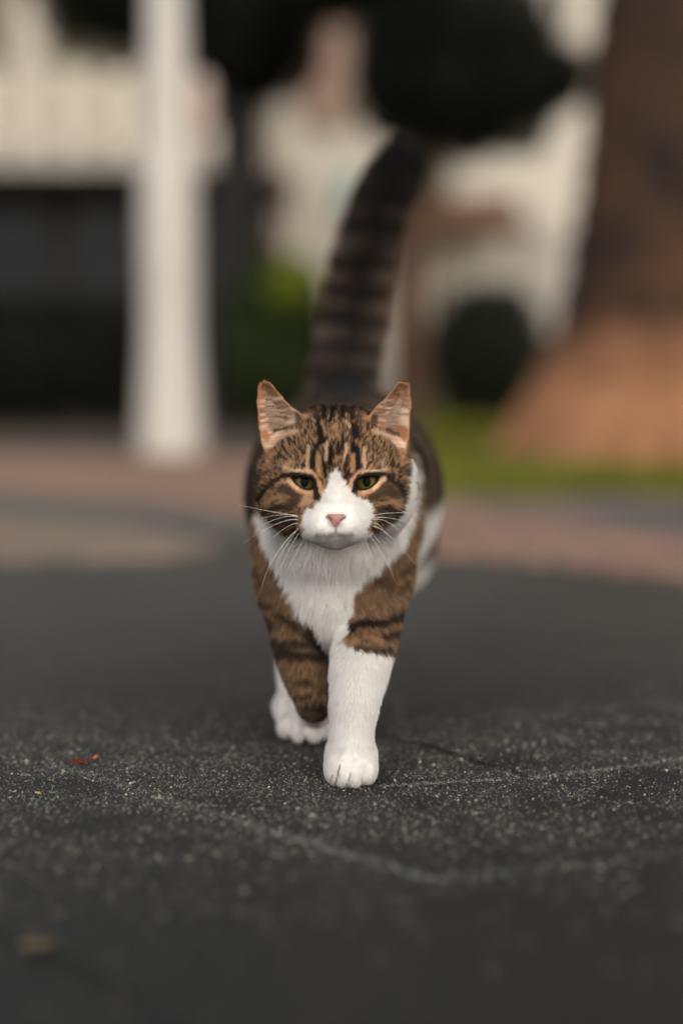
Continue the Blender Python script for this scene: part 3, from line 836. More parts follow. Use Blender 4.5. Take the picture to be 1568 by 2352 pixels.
# nearest regions of every vertex, blended
REG = {  # length, density per m2, lean (0 flat .. 1 upright), flow
    'trunk': (.013, 0.55e6, .42), 'thigh': (.012, 0.5e6, .42), 'hind': (.009, 0.8e6, .4), 'hindfoot': (.0045, 2.0e6, .35),
    'neck': (.012, 1.3e6, .45), 'chest': (.0125, 2.2e6, .42), 'shoulder': (.009, 2.2e6, .38), 'foreleg': (.0072, 3.4e6, .36),
    'forepaw': (.0034, 3.6e6, .32), 'tail': (.021, 1.0e6, .62), 'skull': (.0036, 4.2e6, .34), 'face': (.0035, 4.2e6, .32),
    'cheek': (.0056, 4.0e6, .38), 'brow': (.0036, 4.6e6, .34), 'bridge': (.0022, 5.0e6, .28), 'muzzle': (.0030, 4.8e6, .36),
    'chin': (.0036, 4.2e6, .36), 'lid': (.0016, 4.6e6, .28), 'ear': (.0020, 3.6e6, .30)}
NOSE = P(771, 1190, -.017)
TAIL_A = np.array(TAIL)

def flow(region, p):
    n = len(p)
    c = lambda v: np.broadcast_to(np.array(v, float), (n, 3)).copy()
    if region == 'trunk': return c((0, 1, -.30)) + np.c_[np.sign(p[:, 0]) * .05, p[:, 0] * 0, -2 * np.abs(p[:, 0])]
    if region == 'thigh': return c((0, .45, -1))
    if region == 'hind': return c((0, .1, -1))
    if region == 'hindfoot': return c((0, -.8, -.7))
    if region == 'neck': return np.c_[p[:, 0] * 6, np.full(n, .5), np.full(n, -.8)]
    if region == 'chest': return np.c_[p[:, 0] * 7, np.full(n, -.05), np.full(n, -1.0)]
    if region == 'shoulder': return np.c_[np.sign(p[:, 0]) * .15, np.full(n, .15), np.full(n, -1.0)]
    if region == 'foreleg': return c((.05, -.1, -1))
    if region == 'forepaw': return np.c_[(p[:, 0] - pz[0]) * 20, np.full(n, -.7), np.full(n, -.8)]
    if region == 'tail':
        i = np.clip(np.argmin(np.linalg.norm(p[:, None] - TAIL_A[None], axis=2), axis=1), 0, len(TAIL) - 2)
        t = TAIL_A[i + 1] - TAIL_A[i]; return t / np.linalg.norm(t, axis=1)[:, None]
    if region == 'ear': return np.c_[np.sign(p[:, 0]) * .6, np.full(n, .1), np.full(n, .9)]
    v = p - NOSE; v /= np.linalg.norm(v, axis=1)[:, None] + 1e-9
    v[:, 1] += .35
    if region in ('cheek',): v += np.c_[np.sign(p[:, 0] - NOSE[0]) * .35, np.full(n, .2), np.full(n, -.45)]
    if region in ('skull', 'face'): v += np.c_[np.zeros(n), np.full(n, .35), np.full(n, .1)]
    if region == 'muzzle': v += np.c_[np.zeros(n), np.full(n, .1), np.full(n, -.25)]
    if region == 'chin': v = np.c_[np.zeros(n), np.full(n, .1), np.full(n, -1.0)]
    return v

W = {}; tot = np.full(len(BV), 1e-9)
for q in PRIMS:
    if q['op'] != 'add': continue
    m = np.all((BV > q['lo'] - .012) & (BV < q['hi'] + .012), axis=1)
    w = np.zeros(len(BV)); b = q['fn'](BV[m, 0], BV[m, 1], BV[m, 2]); w[m] = np.exp(-np.maximum(b, 0) / .0025)
    if q['region'] == 'ear': w[m] = np.where(b < .0012, 60.0, w[m])
    W[q['region']] = np.maximum(W.get(q['region'], 0), w)
for r_ in W: tot = tot + W[r_]
LEN = sum(W[r_] * REG[r_][0] for r_ in W) / tot
DEN = sum(W[r_] * REG[r_][1] for r_ in W) / tot
LEA = sum(W[r_] * REG[r_][2] for r_ in W) / tot
FLO = sum((W[r_] / tot)[:, None] * flow(r_, BV) for r_ in W)
W_EAR = W['ear'] / tot; W_TAIL = W['tail'] / tot
W_HEAD = sum(W[r_] for r_ in ('skull', 'face', 'cheek', 'brow', 'bridge', 'muzzle', 'chin', 'lid', 'ear')) / tot
BPX, BPY = proj(BV)
# bare skin and short hair round the eyes, nose and mouth
def poly_px(poly, x, y): return poly_sdf(x, y, poly)
eye_d = np.minimum(poly_px(OPEN[0], BPX, BPY), poly_px(OPEN[1], BPX, BPY))
front = BV[:, 1] < .06
LEN = np.where(front, LEN * np.clip(.12 + eye_d / 34, .12, 1), LEN)
DEN = np.where(front & (eye_d < 3), DEN * 0.02, DEN)
NOSE_POLY = smooth_poly([(748, 1183), (759, 1181), (771, 1182), (783, 1181), (795, 1183), (792, 1189), (783, 1198), (776, 1208), (771, 1212), (766, 1208), (759, 1198), (750, 1189)], 1)
nd = poly_px(NOSE_POLY, BPX, BPY)
DEN = np.where((BV[:, 1] < .01) & (nd < 0), 0, DEN)
LEN = np.where(BV[:, 1] < .01, LEN * np.clip(.35 + nd / 40, .35, 1), LEN)
in_ear = (W_EAR > .5) & (BN[:, 1] < -.1)
LEN = np.where(in_ear, .0016, LEN); DEN = np.where(BV[:, 2] < .003, DEN * .3, DEN)

# ------------------------------------------------------------------ coat colours
def cc(x, y): return (545.5 + x * .3113, 832.6 + y * .3113)      # close-up of the face
def c2(x, y): return (545.5 + x * .3113, 1263.2 + y * .3113)     # close-up of the legs
def ce(x, y): return (585.7 + x * .13184, 861.3 + y * .13184)    # close-up of one ear
def cf(x, y): return (757.9 + x * .13184, 861.3 + y * .13184)    # close-up of the other
def cp(x, y): return (545.5 + x * .293, 1550.3 + y * .293)       # close-up of the standing paw
def cm(x, y): return (620.1 + x * .1904, 1022.1 + y * .1904)     # close-up of eyes and muzzle
DARK, BLACK = (42, 34, 29), (28, 25, 24)
TAN, ORANGE, CREAM, WHITE = (170, 134, 100), (192, 146, 108), (206, 176, 146), (236, 233, 229)
BROWN, DBROWN = (122, 98, 77), (72, 57, 45)

STROKES = []
def st(conv, pts, w, col, soft=5, op=1.0):
    STROKES.append((np.array([conv(*p) for p in pts]), w * .5, lin(col), soft, op))
# forehead and crown
st(cc, [(470, 335), (600, 330), (720, 335), (850, 330), (960, 345)], 26, BLACK, 10, .8)
for pts, w in (([(560, 345), (590, 420), (610, 480), (618, 580)], 11), ([(640, 340), (640, 400)], 8), ([(700, 345), (695, 400), (680, 440)], 7), ([(780, 345), (770, 400)], 8),
               ([(845, 345), (845, 420)], 9), ([(860, 475), (866, 545)], 13), ([(905, 345), (890, 400)], 7), ([(520, 370), (545, 440)], 6),
               ([(850, 590), (855, 650)], 8), ([(620, 560), (560, 660), (552, 730), (552, 800)], 9), ([(690, 620), (686, 690), (680, 745)], 7.5),
               ([(640, 660), (632, 720), (650, 790)], 5.5), ([(870, 640), (884, 700), (892, 790)], 10), ([(815, 680), (800, 740), (790, 800)], 5), ([(745, 600), (742, 680)], 5), ([(775, 560), (785, 640)], 5),
               ([(820, 800), (800, 850)], 7), ([(640, 800), (655, 850)], 7)):
    st(cc, pts, w * 1.4, (22, 19, 18), 5.0, 1.0)
for pts, w, c in (([(530, 620), (520, 700), (510, 790)], 7, CREAM), ([(595, 680), (592, 740), (600, 800)], 9, ORANGE), ([(660, 590), (655, 660), (650, 720)], 6.5, CREAM),
                  ([(930, 630), (930, 700), (940, 770)], 7.5, CREAM), ([(848, 680), (846, 740), (838, 800)], 8, ORANGE), ([(800, 600), (800, 660), (782, 720)], 6, CREAM),
                  ([(620, 445), (650, 520)], 6, TAN), ([(800, 440), (830, 480)], 6, CREAM), ([(550, 420), (570, 440)], 6, TAN), ([(720, 470), (740, 540)], 5, TAN)):
    st(cc, pts, w, c, 4, .85)
# light arcs below the ears, brows
st(cc, [(245, 620), (300, 560), (370, 530), (430, 510)], 12, CREAM, 6, .9)
st(cc, [(225, 760), (250, 680)], 8, ORANGE, 7, .6)
st(cc, [(1010, 510), (1080, 530), (1150, 570), (1200, 620)], 12, CREAM, 6, .9)
st(cc, [(1200, 640), (1215, 740)], 8, ORANGE, 7, .6)
st(cc, [(355, 775), (420, 800), (480, 800), (545, 800)], 8, CREAM, 5, .8)
st(cc, [(900, 800), (960, 805), (1040, 800), (1090, 790)], 8, CREAM, 5, .8)
st(cc, [(400, 740), (340, 790)], 10, CREAM, 8, .5); st(cc, [(1060, 740), (1090, 780)], 10, CREAM, 8, .5)
st(cc, [(195, 600), (215, 670)], 13, BLACK, 7, .75); st(cc, [(1225, 610), (1235, 670)], 12, BLACK, 6, .8)
# cheeks
st(cc, [(160, 800), (150, 1000)], 16, DBROWN, 10, .7)
st(cc, [(375, 826), (330, 840), (265, 885), (210, 945), (165, 1010)], 10.5, BLACK, 4.5, .95)
st(cc, [(300, 900), (330, 880)], 10, TAN, 8, .8)
st(cc, [(215, 1040), (260, 1010), (310, 990), (330, 1030)], 11, TAN, 8, .8)
st(cc, [(215, 1105), (260, 1078), (330, 1062), (400, 1078)], 12, BLACK, 6, .85)
st(cc, [(330, 930), (430, 960), (440, 1020), (390, 1050)], 22, DBROWN, 10, .95)
st(cc, [(280, 1150), (410, 1160)], 24, DBROWN, 8, .95)
st(cc, [(1070, 826), (1130, 858), (1195, 925), (1240, 1010)], 13, BLACK, 5, .95)
st(cc, [(1000, 980), (1090, 930), (1150, 970)], 28, DBROWN, 12, .98)
st(cc, [(1080, 1045), (1140, 1020), (1190, 1045)], 11, TAN, 7, .8)
st(cc, [(1045, 1085), (1110, 1068), (1175, 1105)], 14, BLACK, 7, .85)
st(cc, [(1050, 1130), (1150, 1140)], 24, DBROWN, 8, .95)
# round the eyes
st(cm, [(210, 425), (260, 480), (340, 540), (430, 575), (500, 590)], 11, ORANGE, 6, .85)
st(cm, [(215, 420), (265, 470), (330, 525)], 7, CREAM, 3, .8)
st(cm, [(500, 350), (560, 430), (610, 520), (640, 590)], 14, ORANGE, 5, .95)
st(cm, [(1375, 405), (1330, 450), (1240, 540), (1150, 580), (1075, 600)], 11, ORANGE, 6, .85)
st(cm, [(1375, 405), (1320, 460), (1250, 520)], 7, CREAM, 3, .8)
st(cm, [(1070, 370), (1000, 430), (960, 500), (985, 560)], 12, ORANGE, 5, .95)
st(cm, [(250, 360), (330, 365), (430, 365), (500, 385), (545, 450), (556, 530)], 11, BLACK, 2.0, 1)
st(cm, [(265, 385), (320, 450), (390, 510), (470, 522), (540, 528)], 6.5, BLACK, 1.8, 1)
st(cm, [(548, 520), (558, 590), (566, 660)], 12, BLACK, 3, 1)
st(cm, [(1325, 350), (1240, 350), (1150, 355), (1070, 385), (1025, 450), (1016, 540)], 11, BLACK, 2.0, 1)
st(cm, [(1310, 380), (1250, 450), (1180, 515), (1100, 525), (1030, 532)], 6.5, BLACK, 1.8, 1)
st(cm, [(1024, 520), (1016, 590), (1010, 640)], 12, BLACK, 3, 1)
st(cm, [(400, 700), (450, 650), (480, 700)], 16, (200, 160, 138), 8, .6)

WHITE_POLYS = [
    smooth_poly([cc(*p) for p in ((728, 770), (765, 820), (800, 900), (845, 960), (890, 1010), (950, 1012), (985, 1055), (994, 1110), (990, 1150), (975, 1200), (950, 1240), (1000, 1300), (700, 1380), (480, 1290), (484, 1235), (474, 1180), (478, 1120), (510, 1085), (560, 1075), (590, 1035), (625, 985), (650, 930), (672, 870), (692, 820))], 1),
    smooth_poly([(586, 1182), (612, 1184), (640, 1222), (690, 1232), (850, 1226), (884, 1212), (922, 1180), (938, 1130), (943, 1060), (937, 1015), (943, 1010), (950, 1060), (953, 1130), (944, 1190), (924, 1242), (876, 1290), (822, 1335), (803, 1370), (800, 1440), (792, 1484), (742, 1484), (736, 1445), (702, 1425), (675, 1378), (645, 1305), (610, 1245)], 1),
    np.array([(752, 1470), (786, 1478), (806, 1490), (832, 1502), (868, 1510), (905, 1505), (960, 1500), (960, 1900), (700, 1900), (740, 1700), (752, 1640)], float)]
# forelegs
for pts, w, c, s_, o_ in (([(190, 490), (260, 560)], 20, BLACK, 8, .8), ([(320, 480), (390, 500), (450, 545)], 20, DARK, 9, .75), ([(190, 380), (260, 420)], 15, BLACK, 8, .65), ([(140, 150), (200, 240)], 13, DARK, 9, .6),
                          ([(250, 680), (340, 700), (480, 690), (620, 700)], 22, BLACK, 9, .85), ([(330, 760), (450, 790), (600, 790)], 24, BLACK, 9, .9), ([(540, 600), (600, 660), (630, 730)], 30, BLACK, 12, .8),
                          ([(280, 850), (400, 870)], 14, BROWN, 8, .5), ([(450, 985), (520, 985)], 16, BLACK, 8, .75), ([(450, 1090), (530, 1090)], 13, BLACK, 7, .8), ([(500, 1200), (600, 1215)], 26, DBROWN, 8, .8), ([(510, 1160), (590, 1170)], 20, BLACK, 9, .7),
                          ([(630, 880), (640, 1050), (640, 1120)], 13, TAN, 6, .8), ([(370, 330), (420, 420)], 14, TAN, 8, .6), ([(280, 960), (360, 1000)], 10, TAN, 8, .5),
                          ([(835, 600), (890, 555), (960, 545), (1050, 560), (1130, 520), (1210, 470)], 19, BLACK, 5, .95), ([(1090, 650), (1190, 600)], 17, BLACK, 6, .85), ([(870, 735), (950, 755), (1020, 765), (1100, 745)], 13, BLACK, 5, .8),
                          ([(800, 690), (840, 700), (880, 680)], 18, TAN, 8, .75), ([(950, 640), (1050, 690)], 16, TAN, 8, .6), ([(820, 350), (830, 480)], 14, TAN, 8, .7), ([(1000, 200), (1100, 250)], 28, DBROWN, 14, .7), ([(1180, 180), (1260, 120)], 18, DARK, 10, .7), ([(1180, 300), (1230, 240)], 12, BLACK, 8, .6), ([(950, 330), (1080, 380)], 22, BROWN, 14, .6)):
    st(c2, pts, w, c, s_, o_)

def seg_dist(x, y, pts):
    d = np.full(x.shape, 1e9)
    for a, b in zip(pts[:-1], pts[1:]):
        e = b - a; t = np.clip(((x - a[0]) * e[0] + (y - a[1]) * e[1]) / (e @ e + 1e-9), 0, 1)
        d = np.minimum(d, np.hypot(x - a[0] - e[0] * t, y - a[1] - e[1] * t))
    return d

def mixc(c, col, w): return c + (np.asarray(col) - c) * np.clip(w, 0, 1)[:, None]

def coat(p, n, w_head, w_ear, w_tail):
    N = len(p); px, py = proj(p)
    sc = 1000.0
    j1 = (fbm(p * 420, 31, 2) - .5); j2 = (fbm(p * 420 + 50, 41, 2) - .5)
    jh = np.where(w_head > .5, 4.5, 11.0); qx, qy = px + j1 * jh, py + j2 * jh
    # ticked brown ground colour: streaks that run with the hair
    tick = fbm(np.stack([px / 2.7, py / 6.6, p[:, 1] * 60], 1), 3, 3)
    tick2 = fbm(np.stack([px / 13, py / 26, p[:, 1] * 40], 1), 13, 2)
    t = smoothstep(.36, .66, tick * .86 + tick2 * .14)
    head = np.clip(w_head, 0, 1)
    c = lin(DARK) * (1 - t)[:, None] + lin((166, 130, 95)) * t[:, None]
    c = mixc(c, lin(BROWN), (.45 * (1 - head) + .10))
    # ---------- painted front: face, bib, forelegs
    for pts, w, col, soft, op in STROKES:
        m = (qx > pts[:, 0].min() - w - soft - 4) & (qx < pts[:, 0].max() + w + soft + 4) & (qy > pts[:, 1].min() - w - soft - 4) & (qy < pts[:, 1].max() + w + soft + 4)
        if not m.any(): continue
        d = seg_dist(qx[m], qy[m], pts)
        a = (1 - smoothstep(w - soft * .6, w + soft * .6, d)) * op
        a = a * ((.76 + .24 * smoothstep(.25, .6, tick[m])) if col.sum() > .3 else (.93 + .07 * tick[m]))
        c[m] = c[m] + (col - c[m]) * a[:, None]
    wm = np.zeros(N)
    for k, poly in enumerate(WHITE_POLYS):
        d = poly_sdf(px + j1 * np.where(head > .5, 13, 24), py + j2 * np.where(head > .5, 13, 24), poly)
        wm = np.maximum(wm, 1 - smoothstep(-2.5, 3.5, d))
    wm = np.where((py > 1645) & (p[:, 1] > .060), 1.0, wm)
    wm = np.where(p[:, 2] < .028, 1.0, wm)
    wm = np.where((p[:, 1] > .098) & (p[:, 2] + (j1 + j2) * .02 < .062), 1.0, wm)
    eye_keep = np.minimum(poly_sdf(px, py, OPEN[0]), poly_sdf(px, py, OPEN[1]))
    wcol = lin(WHITE) * ((.93 + .07 * tick) * (1 - .13 * head))[:, None]  # head whites darker: missing self-shadow of the short fur put into the colour
    c = c * (1 - wm)[:, None] + wcol * wm[:, None]
    # mouth, lips, chin
    for pts, w, col, soft, op in ((np.array([cm(790, 975), cm(790, 1050)]), 1.3, lin((110, 70, 70)), 3, .75), (np.array([cm(560, 1090), cm(680, 1100), cm(790, 1078), cm(900, 1100), cm(990, 1085)]), 2.4, lin((60, 48, 52)), 6, .6),
                                  (np.array([cm(650, 830), cm(790, 825), cm(940, 830)]), 1.5, lin((220, 160, 150)), 6, .45)):
        d = seg_dist(px, py, pts); m = p[:, 1] < .02
        a = np.where(m, (1 - smoothstep(w - soft * .3, w + soft, d)) * op, 0); c = c + (col - c) * a[:, None]
    for pts, w, op in ((np.array([cp(802, 715), cp(788, 790), cp(768, 858)]), 1.6, .75), (np.array([cp(748, 790), cp(724, 856)]), 1.2, .55), (np.array([cp(886, 778), cp(856, 884)]), 1.4, .6), (np.array([cp(972, 815), cp(958, 868)]), 1.4, .5)):
        d = seg_dist(px, py, pts); a = np.where(p[:, 1] < .01, (1 - smoothstep(w * .4, w + 1.6, d)) * op, 0); c = c + (lin((112, 84, 74)) - c) * a[:, None]
    for pts in (np.array([cm(690, 868), cm(745, 905)]), np.array([cm(905, 868), cm(850, 905)])):
        d = seg_dist(px, py, pts); a = np.where(p[:, 1] < .01, (1 - smoothstep(2.0, 4.5, d)) * .9, 0); c = c + (lin((88, 46, 48)) - c) * a[:, None]
    lid = (p[:, 1] < .03) & (eye_keep < 6)
    c = mixc(c, lin((18, 15, 14)), np.where(lid, 1 - smoothstep(3.0, 6.0, eye_keep), 0))
    # ---------- ears
    ed = np.minimum(poly_sdf(p[:, 0], p[:, 2], EARW[0]), poly_sdf(p[:, 0], p[:, 2], EARW[1]))
    streak = fbm(np.stack([px / 46, (py + (px - 768) * np.where(px < 768, -.10, .10) * -1) / 6.2, p[:, 1] * 0], 1), 77, 2)
    inner = lin((136, 100, 78)) + (lin((196, 170, 148)) - lin((136, 100, 78))) * smoothstep(.28, .80, streak)[:, None]
    hgt = smoothstep(915, 890, py)[:, None]
    inner = inner * (1 - hgt) + lin((116, 82, 56)) * hgt
    side = smoothstep(604, 596, np.where(px < 768, px, 768 * 2 - px + 3))[:, None]
    inner = inner * (1 - side * .55) + lin((140, 92, 66)) * side * .55
    for pts, w in ((np.array([ce(760, 700), ce(780, 830), ce(860, 900)]), 12), (np.array([cf(760, 740), cf(740, 840), cf(640, 900)]), 12), (np.array([ce(330, 980), ce(420, 950), ce(560, 920)]), 4.5), (np.array([cf(1000, 960), cf(1100, 1000), cf(1200, 1040)]), 6)):
        d = seg_dist(px, py, pts); inner = mixc(inner, lin((44, 34, 28)), (1 - smoothstep(w * .35, w * 1.3, d)) * .88)  # canal shadow and dark base fur, both painted into the coat
    for pts, w in ((np.array([ce(160, 1000), ce(200, 1080)]), 8), (np.array([cf(1260, 1000), cf(1300, 1090)]), 8)):
        d = seg_dist(px, py, pts); inner = mixc(inner, lin((158, 104, 68)), (1 - smoothstep(w * .4, w * 1.4, d)) * .9)
    rim = 1 - smoothstep(.0008, .0024, -ed)  # light through the thin ear edge, painted as a warm rim
    inner = mixc(inner, lin((152, 112, 84)), rim * .8)
    earc = np.where((n[:, 1] < .15)[:, None], inner, lin((62, 46, 36)) * np.ones((N, 3)))
    c = c * (1 - w_ear)[:, None] + earc * w_ear[:, None]
    # ---------- flanks, back, hind legs
    back = smoothstep(.115, .15, p[:, 1] + (fbm(p * 60, 5, 2) - .5) * .03)
    wob = fbm(p * 26, 8, 2)
    stripe = np.sin((p[:, 1] * 1.0 + wob * .05 + np.abs(p[:, 0]) * .12) * 2 * np.pi / .034)
    s_ = smoothstep(-.1, .55, stripe)
    b = lin((40, 36, 34)) * s_[:, None] + lin((84, 70, 58)) * (1 - s_)[:, None]
    b = b * (.75 + .5 * tick)[:, None]
    dorsal = smoothstep(.245, .262, p[:, 2] - np.abs(p[:, 0]) * .15)
    b = mixc(b, lin((36, 39, 42)), dorsal * .95)
    wb = smoothstep(.125, .105, p[:, 2] + (wob - .5) * .02)
    wb = np.maximum(wb, smoothstep(.036, .050, p[:, 0]) * smoothstep(.180, .160, p[:, 2]) * smoothstep(.30, .26, p[:, 1]))
    wb = np.where((p[:, 1] > .30) & (p[:, 2] > .06), wb * smoothstep(.12, .09, p[:, 2]), wb)
    b = b * (1 - wb)[:, None] + wcol * wb[:, None]
    c = c * (1 - back)[:, None] + b * back[:, None]
    # ---------- tail
    dd = np.linalg.norm(p[:, None] - TAIL_A[None], axis=2); i = np.clip(np.argmin(dd, 1), 0, len(TAIL) - 2)
    axx = TAIL_A[i, 0] + (TAIL_A[i + 1, 0] - TAIL_A[i, 0]) * np.clip((p[:, 2] - TAIL_A[i, 2]) / (TAIL_A[i + 1, 2] - TAIL_A[i, 2]), 0, 1)
    off = np.abs(p[:, 0] - axx) / .025
    ring = smoothstep(-.2, .5, np.sin((p[:, 2] + wob * .014) * 2 * np.pi / .030))
    side_c = lin((122, 104, 92)) * (1 - ring)[:, None] + lin((58, 50, 46)) * ring[:, None]
    low = smoothstep(.50, .36, p[:, 2])
    core = lin((38, 35, 34)) * ring[:, None] + lin((74, 64, 57)) * (1 - ring)[:, None]
    core = mixc(core, lin((30, 29, 30)), 1 - low * smoothstep(-.15, .45, np.abs(off)))
    tc = mixc(side_c, core, 1 - smoothstep(.45, .98, off + (wob - .5) * .5) * low * .9)
    c = c * (1 - w_tail)[:, None] + tc * w_tail[:, None]
    return np.clip(c, .004, .9)

BCOL = coat(BV, BN, W_HEAD, W_EAR, W_TAIL)

# ------------------------------------------------------------------ cat objects
m = Mat('cat_skin'); at = m.n('Attribute', attribute_name='coat'); M_SKIN = m.bsdf(at.outputs['Color'], 0.8, 0.15)
cat = mesh_obj('cat', BV, BF, M_SKIN, None, smooth=True)
a_ = cat.data.attributes.new('coat', 'FLOAT_COLOR', 'POINT'); a_.data.foreach_set('color', np.c_[BCOL, np.ones(len(BCOL))].astype(np.float32).ravel())
tag(cat, 'brown tabby cat with white bib and white foreleg walking towards the viewer, tail raised', 'cat')

m = Mat('cat_fur')
fc = m.n('Attribute', attribute_name='fur_color'); fn = m.n('Attribute', attribute_name='root_normal')
hi_ = m.n('HairInfo')
vm = m.n('VectorMath', operation='NORMALIZE')
gm = m.n('NewGeometry'); mxv = m.n('Mix', data_type='VECTOR'); mxv.inputs[0].default_value = 0.30
m.l(fn.outputs['Vector'], mxv.inputs[4]); m.l(gm.outputs['Normal'], mxv.inputs[5]); m.l(mxv.outputs[1], vm.inputs[0])
df = m.n('BsdfDiffuse'); m.l(fc.outputs['Color'], df.inputs['Color']); m.l(vm.outputs[0], df.inputs['Normal'])
tl = m.n('BsdfTranslucent'); m.l(fc.outputs['Color'], tl.inputs['Color']); m.l(vm.outputs[0], tl.inputs['Normal'])
gl = m.n('BsdfHair', component='Reflection'); gl.inputs['Color'].default_value = (.8, .8, .8, 1); gl.inputs['RoughnessU'].default_value = .35; gl.inputs['RoughnessV'].default_value = .6
s1 = m.n('MixShader'); s1.inputs[0].default_value = .22; m.l(df.outputs[0], s1.inputs[1]); m.l(tl.outputs[0], s1.inputs[2])
s2 = m.n('MixShader'); s2.inputs[0].default_value = .010; m.l(s1.outputs[0], s2.inputs[1]); m.l(gl.outputs[0], s2.inputs[2]); m.l(s2.outputs[0], m.out.inputs[0])
M_FUR = m.m

def make_curves(name, pts, radii, col, nrm, material, parent):
    n, k, _ = pts.shape
    hc = bpy.data.hair_curves.new(name); hc.add_curves([k] * n)
    hc.position_data.foreach_set('vector', pts.astype(np.float32).ravel())
    ra = hc.attributes.new('radius', 'FLOAT', 'POINT'); ra.data.foreach_set('value', radii.astype(np.float32).ravel())
    ca = hc.attributes.new('fur_color', 'FLOAT_COLOR', 'POINT'); ca.data.foreach_set('color', np.concatenate([col, np.ones((n, k, 1))], 2).astype(np.float32).ravel())
    na = hc.attributes.new('root_normal', 'FLOAT_VECTOR', 'CURVE'); na.data.foreach_set('vector', nrm.astype(np.float32).ravel())
    hc.materials.append(material)
    return link(bpy.data.objects.new(name, hc), parent)

def make_fur():
    T = np.concatenate([BF[:, [0, 1, 2]], BF[:, [0, 2, 3]]])
    a, b, c = BV[T[:, 0]], BV[T[:, 1]], BV[T[:, 2]]
    area = np.linalg.norm(np.cross(b - a, c - a), axis=1) / 2
    lam = area * DEN[T].mean(1)
    num = rng.poisson(lam); ti = np.repeat(np.arange(len(T)), num); n = len(ti)
    u, v = rng.uniform(size=n), rng.uniform(size=n); f = u + v > 1; u[f], v[f] = 1 - u[f], 1 - v[f]
    w = np.stack([1 - u - v, u, v], 1); tv = T[ti]
    def ip(A): return (A[tv] * (w[:, :, None] if A.ndim == 2 else w)).sum(1)
    p = ip(BV); nr = ip(BN); nr /= np.linalg.norm(nr, axis=1)[:, None]
    L = ip(LEN); fl = ip(FLO); le = ip(LEA)
    # tufts: neighbours bend the same way
    fl = fl / (np.linalg.norm(fl, axis=1)[:, None] + 1e-9)
    tuft = np.stack([fbm(p * 260, s, 2) - .5 for s in (101, 102, 103)], 1)
    fl = fl + tuft * np.where(ip(W_HEAD) > .5, .45, 1.1)[:, None] + rng.normal(0, .16, (n, 3)) * np.where(ip(W_TAIL) > .5, 2.2, 1.0)[:, None]
    fl -= nr * (fl * nr).sum(1)[:, None]; fl /= np.linalg.norm(fl, axis=1)[:, None] + 1e-9
    L = L * rng.uniform(.65, 1.25, n) * (.85 + .35 * fbm(p * 200, 55, 2))
    mid = p + fl * (L * .55)[:, None]
    col = coat(mid, nr, ip(W_HEAD), ip(W_EAR), ip(W_TAIL))
    e0 = np.arctan(le * 2.0)[:, None]; e1 = (np.arctan(le * .75) * rng.uniform(.5, 1.3, n))[:, None]
    d0 = fl * np.cos(e0) + nr * np.sin(e0); d1 = fl * np.cos(e1) + nr * np.sin(e1)
    K = 4; ts = np.linspace(0, 1, K)[None, :, None]
    pts = p[:, None] + L[:, None, None] * (d0[:, None] * (ts - ts * ts / 2) + d1[:, None] * (ts * ts / 2)) - nr[:, None] * .0003
    base_r = np.interp(p[:, 1], [0.08, .2, .45], [.000085, .00016, .00024]) * (.8 + .5 * rng.uniform(size=n))
    base_r *= np.interp(L, [.001, .004], [.8, 1.0])
    rr = base_r[:, None] * np.array([1.0, 1.0, .8, .25])[None]
    jit = (.86 + .28 * rng.uniform(size=(n, 1))); lum = col.mean(1, keepdims=True)
    col = np.clip(col * np.where(lum > .5, .97 + .06 * rng.uniform(size=(n, 1)), jit), 0, .9)
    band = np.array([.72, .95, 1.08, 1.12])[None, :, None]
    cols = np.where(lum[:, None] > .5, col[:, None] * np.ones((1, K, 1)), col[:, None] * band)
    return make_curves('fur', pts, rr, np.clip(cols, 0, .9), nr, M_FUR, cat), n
fur, NF = make_fur()
print('FUR', NF, 'BODY', len(BV))

# long pale hairs inside the ears
def ear_hair():
    P0, D, Ls, C = [], [], [], []
    for i, s_ in ((0, -1), (1, 1)):
        w = EARW[i]
        for k in range(700):
            py = rng.uniform(912, 985) ; fr = rng.uniform(0, 1)
            if i == 0: xa = 690 - (985 - py) * .72; px = xa - 8 - fr * (xa - 620) * .6
            else: xa = 850 + (985 - py) * .70; px = xa + 8 + fr * (922 - xa) * .6
            q = P(px, py, .045)
            P0.append(q); a = rng.normal(0, .10)
            clump = math.sin(py * .62 + (0 if i else 1.7)) * .5 + .5
            D.append((s_ * 1.0, -.20 - .2 * rng.uniform(), .12 + a)); Ls.append(min(rng.uniform(.009, .017), abs(px - (602 if i == 0 else 936)) / 3300))
            C.append(lin((186, 164, 146)) if rng.uniform() < .35 + .6 * clump else lin((140, 106, 84)))
    P0, D, Ls, C = map(np.array, (P0, D, Ls, C)); D /= np.linalg.norm(D, axis=1)[:, None]
    g = sdf_grad(P0); P0 = P0 - g * np.clip(sdf_pts(P0), -.01, .01)[:, None]
    ts = np.linspace(0, 1, 5)[None, :, None]
    pts = P0[:, None] + D[:, None] * Ls[:, None, None] * ts + np.array([0, .0016, -.0010]) * ts ** 2
    rr = np.full((len(P0), 1), .00007) * np.array([[1, 1, .9, .7, .2]])
    make_curves('ear_hair', pts, rr, np.repeat(C[:, None], 5, 1), np.tile([[0, -1, .2]], (len(P0), 1)), M_FUR, cat)
ear_hair()

